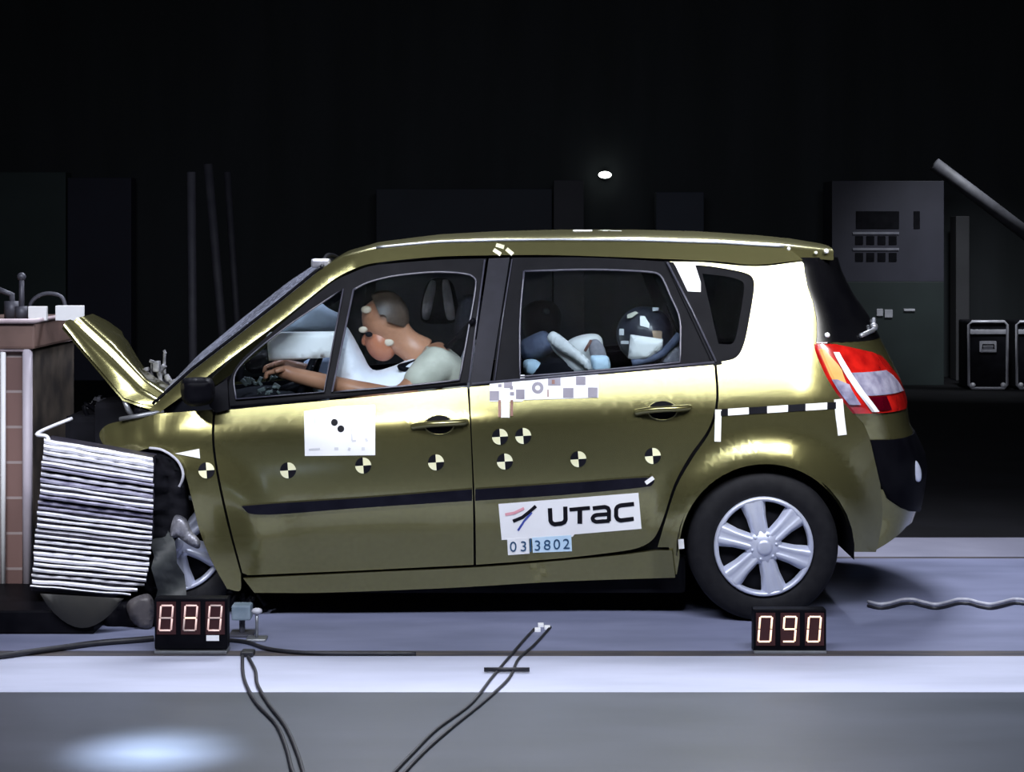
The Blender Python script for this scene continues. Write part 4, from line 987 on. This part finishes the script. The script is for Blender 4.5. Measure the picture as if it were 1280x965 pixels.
tag(mk('steel_post', bm, M['dimsteel']), 'shorter grey post with a bent arm at the left end of the barrier top', 'post')

# crushed honeycomb element
HC = empty('honeycomb_block', Wp(112, 750, 0), 'crumpled silver aluminium honeycomb block squeezed between barrier and car', 'honeycomb block')
bm = bmesh.new(); NL = 27; rnd = random.Random(11)
def hcpt(u, v):                       # u across, v down
    xl = 55 - 17 * v; xr_ = 191 - 13 * v + (6 * math.sin(v * 3)); 
    if v > .88: xr_ -= (v - .88) * 190
    yl = 548 + 190 * v; yr = 572 + 177 * v
    return xl + (xr_ - xl) * u, yl + (yr - yl) * u
for i in range(NL):
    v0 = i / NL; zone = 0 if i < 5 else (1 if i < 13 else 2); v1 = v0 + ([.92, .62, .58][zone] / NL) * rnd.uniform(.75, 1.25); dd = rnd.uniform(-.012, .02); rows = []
    ph = rnd.uniform(0, 6)
    for k in range(25):
        u = k / 24; x, y0 = hcpt(u, v0); _, y1 = hcpt(u, v1); wv = .35 * math.sin(u * 9 + ph) + .8 * noise.noise(Vector((u * 5, i * .5, 0)))
        y0 += wv; y1 += wv * .8; dj = dd + .006 * math.sin(u * 40 + ph)
        e = rnd.uniform(-1, 1) if k in (0, 24) else 0
        rows.append([Wp(x + e, y0, -.09 + dj), Wp(x + e, y0 + .5 * (y1 - y0), -.105 + dj), Wp(x + e, y1, -.09 + dj), Wp(x + e, y1, .08), Wp(x + e, y0, .08)])
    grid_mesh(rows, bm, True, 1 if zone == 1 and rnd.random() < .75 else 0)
    bm.faces.new([bm.verts.new(p) for p in rows[0]]); bm.faces.new([bm.verts.new(p) for p in rows[-1]])
bmesh.ops.recalc_face_normals(bm, faces=bm.faces)
mk('honeycomb_core', bm, [M['alu'], mottled('dull_bluish_alloy', (0.25, 0.24, 0.34), (0.6, 0.59, 0.7), 10, 0.5, 0.1, 0.2, (1, 1, 6))], HC, False)  # most middle layers use the duller bluish alloy
bm = bmesh.new(); loop = [hcpt(u, v) for u, v in ((0.01, 0), (.99, 0), (.985, .5), (.98, .88), (.88, 1), (.01, 1))]; f = flat_fill(loop, (), 0)
for v in f.verts: v.co = Wp(v.co.x, v.co.y, -.055)
f.normal_update(); fs = [q for q in f.faces if q.normal.y > 0]
if fs: bmesh.ops.reverse_faces(f, faces=fs)
solid(f, .13); mk('backing', f, mottled('gap_shade_alloy', (0.03, 0.028, 0.045), (0.07, 0.065, 0.09), 9, .5, .3), HC, False); bm.free()  # shade between the crushed layers put into the dark backing colour
bm = bmesh.new(); tube(bm, smooth3([Wp(62, 552, -.05), Wp(58, 545, -.05), Wp(46, 543, -.05), Wp(60, 535, 0), Wp(90, 523, .08)], 5), .008, 6); mk('bent_edge', bm, M['alu'], HC)
bm = bmesh.new()
rows = []
for k in range(13):
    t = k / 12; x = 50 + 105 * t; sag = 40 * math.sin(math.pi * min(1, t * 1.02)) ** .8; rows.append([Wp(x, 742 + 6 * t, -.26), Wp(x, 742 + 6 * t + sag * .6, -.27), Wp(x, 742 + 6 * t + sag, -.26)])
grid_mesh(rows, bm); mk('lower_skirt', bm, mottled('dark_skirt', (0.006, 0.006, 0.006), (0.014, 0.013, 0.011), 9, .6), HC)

# ------------------------------------------------------------------ displays
def display(x0, lit, label, dy=0):
    D = -.60; k = (CAM_D + D) / FPX
    a = Wp(x0, 812 + dy * .3, D); b = Wp(x0 + 91, 748 + dy, D)
    T = empty('digital_timer', ((a.x + b.x) / 2, D, 0), label, 'display', 'timer displays on the track edge')
    bm = bmesh.new(); box(bm, (a.x, D, a.z), (b.x, D + .07, b.z), .006); mk('housing', bm, M['black'], T, False)
    bm = bmesh.new()
    for xx in (a.x + .01, b.x - .01): box(bm, (xx - .008, D + .01, 0), (xx + .008, D + .06, a.z + .01), .002)
    box(bm, (a.x, D - .01, 0), (b.x, D + .08, .012), .003); mk('stand', bm, M['steel'], T, False)
    segs = {'a': ((0, 0), (1, 0)), 'b': ((1, 0), (1, 1)), 'c': ((1, 1), (1, 2)), 'd': ((0, 2), (1, 2)), 'e': ((0, 1), (0, 2)), 'f': ((0, 0), (0, 1)), 'g': ((0, 1), (1, 1))}
    for i, st in enumerate(lit):
        cx = x0 + 7 + 30.5 * i; bm = bmesh.new()
        for s, ((u0, v0), (u1, v1)) in segs.items():
            lean = lambda v: (1 - v) * 1.2
            p0 = (cx + u0 * 15 + lean(v0), 757 + dy + v0 * 15.5); p1 = (cx + u1 * 15 + lean(v1), 757 + dy + v1 * 15.5)
            m_ = st.get(s, st['*'])
            if m_ is None: continue
            tube_pts = [Wp(p0[0] + (p1[0] - p0[0]) * q, p0[1] + (p1[1] - p0[1]) * q, D - .004) for q in (.04, .5, .96)]
            n0 = len(bm.faces); tube(bm, tube_pts, .0038, 6); bm.faces.ensure_lookup_table()
            for f in bm.faces[n0:]: f.material_index = m_
        dg = mk('digit', bm, [M['segon'], M['segdim'], M['segbright']], T)
        bm = bmesh.new(); p = Wp(cx - 4, 793 + dy, D); q = Wp(cx + 20, 752 + dy, D); box(bm, (p.x, D - .003, p.z), (q.x, D + .002, q.z), 0); mk('digit_window', bm, M['segback'], T, False)
    return T, D, a, b
T1, D_, a, b = display(193, [{'*': 0, 'g': 1}, {'*': 0, 'g': 2, 'e': 1, 'd': 1}, {'*': 0, 'g': 1, 'a': 1}], 'black three-digit red timer display in front of the crushed front wheel')
bm = bmesh.new(); p = Wp(258, 801, D_); q = Wp(274, 794, D_); box(bm, (p.x, D_ - .002, p.z), (q.x, D_, q.z)); mk('white_tag', bm, M['white'], T1, False)
T2, D_, a, b = display(942, [{'*': 2, 'g': None}, {'*': 2, 'e': None}, {'*': 2, 'g': None}], 'black timer display with bright pink-orange digits in front of the rear wheel', 14)

# small gear next to the left display
G = empty('trigger_box', (Wp(303, 800, -.3).x, -.3, 0), 'small blue-grey sensor box on a short stand right of the left timer', 'sensor')
p = Wp(289, 776, -.3); q = Wp(313, 757, -.3)
bm = bmesh.new(); box(bm, (p.x, -.3, p.z), (q.x, -.22, q.z), .008); mk('housing', bm, mottled('blue_grey_box', (0.14, 0.19, 0.24), (0.26, 0.32, 0.38), 12, .5), G, False)
bm = bmesh.new(); tube(bm, [((p.x + q.x) / 2, -.26, 0), ((p.x + q.x) / 2, -.26, p.z + .01)], .012, 8); box(bm, (p.x - .01, -.31, 0), (q.x + .01, -.2, .012), .003); mk('stand', bm, M['dimsteel'], G, False)
G = empty('clamp_stand', (Wp(321, 800, -.35).x, -.35, 0), 'short pale clamp stand with a round knob right of the sensor box', 'stand')
p = Wp(321, 764, -.35)
bm = bmesh.new(); tube(bm, [(p.x, -.35, 0), (p.x, -.35, p.z)], .006, 8); box(bm, (p.x - .04, -.39, 0), (p.x + .04, -.31, .01), .003); mk('post', bm, M['steel'], G)
bm = bmesh.new(); ball(bm, p, (.022, .018, .014), 12); mk('knob', bm, M['palecable'], G)

# cables on the floor -----------------------------------------------------------
def floor_cable(pts, r, mat, name, label, group=None):
    bm = bmesh.new(); P = [Fl(x, y, r) for x, y in pts]; tube(bm, smooth3(P, 6), r, 8)
    return tag(mk(name, bm, M[mat]), label, 'cable', group)
floor_cable([(-60, 826), (0, 820), (60, 812), (120, 804), (170, 800), (192, 798)], .012, 'cable', 'cable', 'thick black cable running from the left edge to the left timer')
floor_cable([(286, 800), (310, 803), (335, 811), (380, 816), (440, 817), (520, 817)], .008, 'cable', 'cable', 'black cable lying in the slot right of the left timer')
floor_cable([(303, 820), (305, 848), (320, 878), (345, 905), (358, 935), (366, 965), (380, 990)], .0065, 'cable', 'cable', 'left wavy black cable from the connector down the front floor')
floor_cable([(310, 821), (319, 838), (322, 856), (336, 880), (357, 908), (372, 942), (382, 975), (390, 990)], .0065, 'cable', 'cable', 'right wavy black cable from the connector, closest to the middle of the photo')
bm = bmesh.new(); p = Fl(300, 822); box(bm, (p.x, p.y, 0), (p.x + .05, p.y + .07, .02), .006); tag(mk('cable_connector', bm, M['cable'], None, False), 'small black connector where the two wavy cables start', 'connector')
floor_cable([(668, 786), (655, 800), (636, 822), (614, 848), (588, 880), (545, 912), (515, 942), (492, 966), (470, 992)], .0055, 'cable', 'cable', 'left strand of the straight diagonal cable pair on the middle floor')
floor_cable([(688, 784), (668, 806), (648, 824), (636, 848), (606, 876), (570, 905), (535, 935), (505, 966), (486, 992)], .0055, 'cable', 'cable', 'right strand of the straight diagonal cable pair on the middle floor')
bm = bmesh.new(); p = Fl(605, 841); q = Fl(662, 841); tube(bm, [(p.x, p.y, .012), (q.x, q.y, .012)], .008, 8); tag(mk('cable_clamp_bar', bm, M['cable']), 'thin dark bar laid across the diagonal cable pair on the white stripe', 'bar')
bm = bmesh.new()
for x, y in ((676, 783), (684, 786), (672, 789)): p = Fl(x, y); box(bm, (p.x - .012, p.y - .02, 0), (p.x + .012, p.y + .02, .012), .002)
tag(mk('tape_scrap', bm, M['white'], None, False), 'crumpled white tape holding the diagonal cables beside the car shadow', 'tape')
pts = [(1085 + 14 * k, 752 + 3.2 * math.sin(k * 1.3)) for k in range(17)]
floor_cable(pts, .007, 'palecable', 'cable', 'pale wavy cable running behind the rear of the car')
floor_cable([(x, y + 5) for x, y in pts], .007, 'cable', 'cable', 'dark cable just in front of the pale wavy cable at the right')

# ------------------------------------------------------------------ background
def boxpx(bm, x0, y0, x1, y1, d, dep, bev=.005, floor=False):
    a = Wp(x0, y1, d); b = Wp(x1, y0, d); box(bm, (a.x, d, 0 if floor else a.z), (b.x, d + dep, b.z), bev)
BD = 12.9
CB = empty('control_cabinet', (Wp(1110, 480, BD).x, BD, 0), 'tall dark violet control cabinet with small black windows behind the tail of the car', 'cabinet')
bm = bmesh.new(); boxpx(bm, 1040, 226, 1180, 352, BD, .6); mk('upper_body', bm, M['cabinet'], CB, False)
bm = bmesh.new(); boxpx(bm, 1040, 352, 1180, 480, BD, .6, floor=True); mk('lower_body', bm, M['cabinet2'], CB, False)
bm = bmesh.new(); boxpx(bm, 1070, 264, 1124, 286, BD - .01, .03); mk('display_window', bm, M['dark'], CB, False)
for j, yy in enumerate((295, 316)):
    for i in range(4): bm = bmesh.new(); boxpx(bm, 1069 + 14 * i, yy, 1079 + 14 * i, yy + 11, BD - .01, .03); mk('gauge_window', bm, M['dark'], CB, False)
bm = bmesh.new()
for yy in (290, 310): boxpx(bm, 1066, yy, 1124, yy + 3, BD - .015, .02, .002)
mk_each('gauge_strip', bm, mottled('pale_strip', (.16, .16, .2), (.22, .22, .26), 8, .5), CB, False)
bm = bmesh.new(); boxpx(bm, 1142, 264, 1150, 286, BD - .01, .03); mk('switch_plate', bm, M['dark'], CB, False)
bm = bmesh.new(); boxpx(bm, 1096, 386, 1104, 395, BD - .02, .03); boxpx(bm, 1106, 387, 1116, 397, BD - .02, .03); boxpx(bm, 1130, 386, 1144, 389, BD - .02, .03); mk_each('name_plate', bm, mottled('pale_plate', (.35, .36, .4), (.5, .5, .55), 8, .5), CB, False)
def road_case(x0, x1, label):
    a = Wp(x0, 482, BD - .6); T = empty('flight_case', (a.x + .2, BD - .6, 0), label, 'case', 'road cases at the right')
    D = BD - .6; A = Wp(x0, 482, D); B = Wp(x1, 400, D); A.z = 0
    bm = bmesh.new(); box(bm, (A.x + .01, D + .01, .01), (B.x - .01, D + .45, B.z - .01), .02); mk('body', bm, M['dark'], T, False)
    bm = bmesh.new(); r = .016; h = .05
    loop = [Vector((A.x + h, D, 0 + r)), Vector((B.x - h, D, 0 + r)), Vector((B.x - r, D, h)), Vector((B.x - r, D, B.z - h)), Vector((B.x - h, D, B.z - r)), Vector((A.x + h, D, B.z - r)), Vector((A.x + r, D, B.z - h)), Vector((A.x + r, D, h))]
    tube(bm, loop + loop[:2], r, 8, False)
    box(bm, (A.x + .02, D - .005, B.z - .15), (B.x - .02, D + .005, B.z - .10), .002)
    mk('edge_frame', bm, M['edgesteel'], T)
    bm = bmesh.new(); cx = (A.x + B.x) / 2; cz = B.z * .62
    box(bm, (cx - .09, D - .004, cz - .06), (cx + .09, D + .006, cz + .06), .01); mk('handle_dish', bm, M['edgesteel'], T, False)
    bm = bmesh.new(); tube(bm, [Vector((cx - .06, D - .004, cz - .02)), Vector((cx - .06, D - .02, cz + .02)), Vector((cx + .06, D - .02, cz + .02)), Vector((cx + .06, D - .004, cz - .02))], .008, 6); mk('handle', bm, M['dark'], T)
    for xx in (A.x + .06, B.x - .06):
        bm = bmesh.new(); ball(bm, Vector((xx, D - .004, .05)), .028, 10); mk('corner_ball', bm, M['ballsteel'], T)
M['edgesteel'] = mottled('case_edging', (.35, .35, .4), (.5, .5, .55), 8, .4, .2); M['ballsteel'] = mottled('case_corner', (.8, .8, .85), (.95, .95, 1), 8, .4, .2)
road_case(1209, 1261, 'black flight case with silver edging, fully visible, at the right'); road_case(1269, 1321, 'black flight case with silver edging, cut off by the right edge')
area('lamp_backstage', (Wp(1240, 300, 10.6).x, 10.8, 3.6), (Wp(1240, 440, 12).x, 12.6, .6), .5, .3, 14, (.9, .95, 1), 70)
# small wall lamp
p = Wp(757, 218, 13.9); L_ = empty('wall_lamp', (p.x, 14.2, p.z), 'small glowing oval lamp on the dark back wall above the car roof', 'lamp')
bm = bmesh.new(); ball(bm, Vector((p.x, 14.05, p.z)), (.075, .05, .04), 16); mk('glowing_lens', bm, M['lamp'], L_)
bm = bmesh.new(); tube(bm, [(p.x, 14.08, p.z), (p.x, 14.2, p.z)], .05, 12); mk('mount', bm, M['dimsteel'], L_)
p = Wp(59, 350, 13.9); L_ = empty('wall_lamp', (p.x, 14.2, p.z), 'faint small oval lamp on the back wall above the barrier', 'lamp')
bm = bmesh.new(); ball(bm, Vector((p.x, 14.05, p.z)), (.045, .04, .025), 16); mk('glowing_lens', bm, emis('faint_lamp', (.7, .72, .75), .35), L_)
bm = bmesh.new(); tube(bm, [(p.x, 14.08, p.z), (p.x, 14.2, p.z)], .03, 12); mk('mount', bm, M['dimsteel'], L_)
# diagonal pipe
bm = bmesh.new(); tube(bm, [Wp(1168, 205, 11.5), Wp(1225, 248, 11.5), Wp(1330, 328, 11.5)], .07, 10)
a = Wp(1330, 328, 11.5); tube(bm, [a, Vector((a.x, 11.5, 0))], .06, 10)
tag(mk('diagonal_pipe', bm, mottled('dim_pipe', (.02, .02, .025), (.04, .04, .05), 9, .7)), 'thick dull grey pipe slanting down to the right edge in the background', 'pipe')
# lighting stands at left
def stand(x0, y0, x1, d, label, r=.03):
    bm = bmesh.new(); a = Wp(x0, y0, d); b = Wp(x1, 440, d); t = (a.z) / (a.z - b.z); f = a + (b - a) * t
    tube(bm, [f, a], r, 10)
    for ang in (90, 210, 330): tube(bm, [f + Vector((0, 0, .25)), f + Vector((.3 * math.cos(R(ang)), .3 * math.sin(R(ang)), .015))], .012, 6)
    tag(mk('light_stand', bm, mottled('stand_metal', (.02, .02, .03), (.035, .035, .045), 6, .7)), label, 'stand', 'dark stands behind the windscreen')
stand(239, 215, 241, 5.0, 'straight thin upright stand behind the windscreen, leftmost of the three'); stand(260, 205, 280, 6.6, 'leaning stand in the middle of the three behind the windscreen', .035); stand(284, 215, 299, 8.2, 'leaning stand nearest the windscreen, rightmost of the three', .03)
# dark screens and racks along the back wall
for i, (x0, y0, x1, col, lab) in enumerate(((-40, 215, 82, (.022, .035, .034), 'greenish dark panel at the far left behind the barrier'), (84, 222, 164, (.012, .013, .028), 'blue-black panel between the barrier and the stands'),
        (470, 236, 690, (.012, .016, .026), 'wide blue-black panel behind the front of the roof'), (692, 225, 730, (.03, .03, .038), 'narrow lighter column behind the middle of the roof'), (820, 240, 880, (.02, .025, .04), 'dark panel behind the rear of the roof'), (1195, 270, 1212, (.04, .04, .045), 'narrow upright strip under the diagonal pipe'))):
    bm = bmesh.new(); boxpx(bm, x0, y0, x1, 470, 13.6, .3, .01, floor=True)
    tag(mk('backdrop_panel', bm, mottled('panel_paint_%d' % i, col, tuple(c * 1.4 for c in col), 1.2, .7), None, False), lab, 'panel')
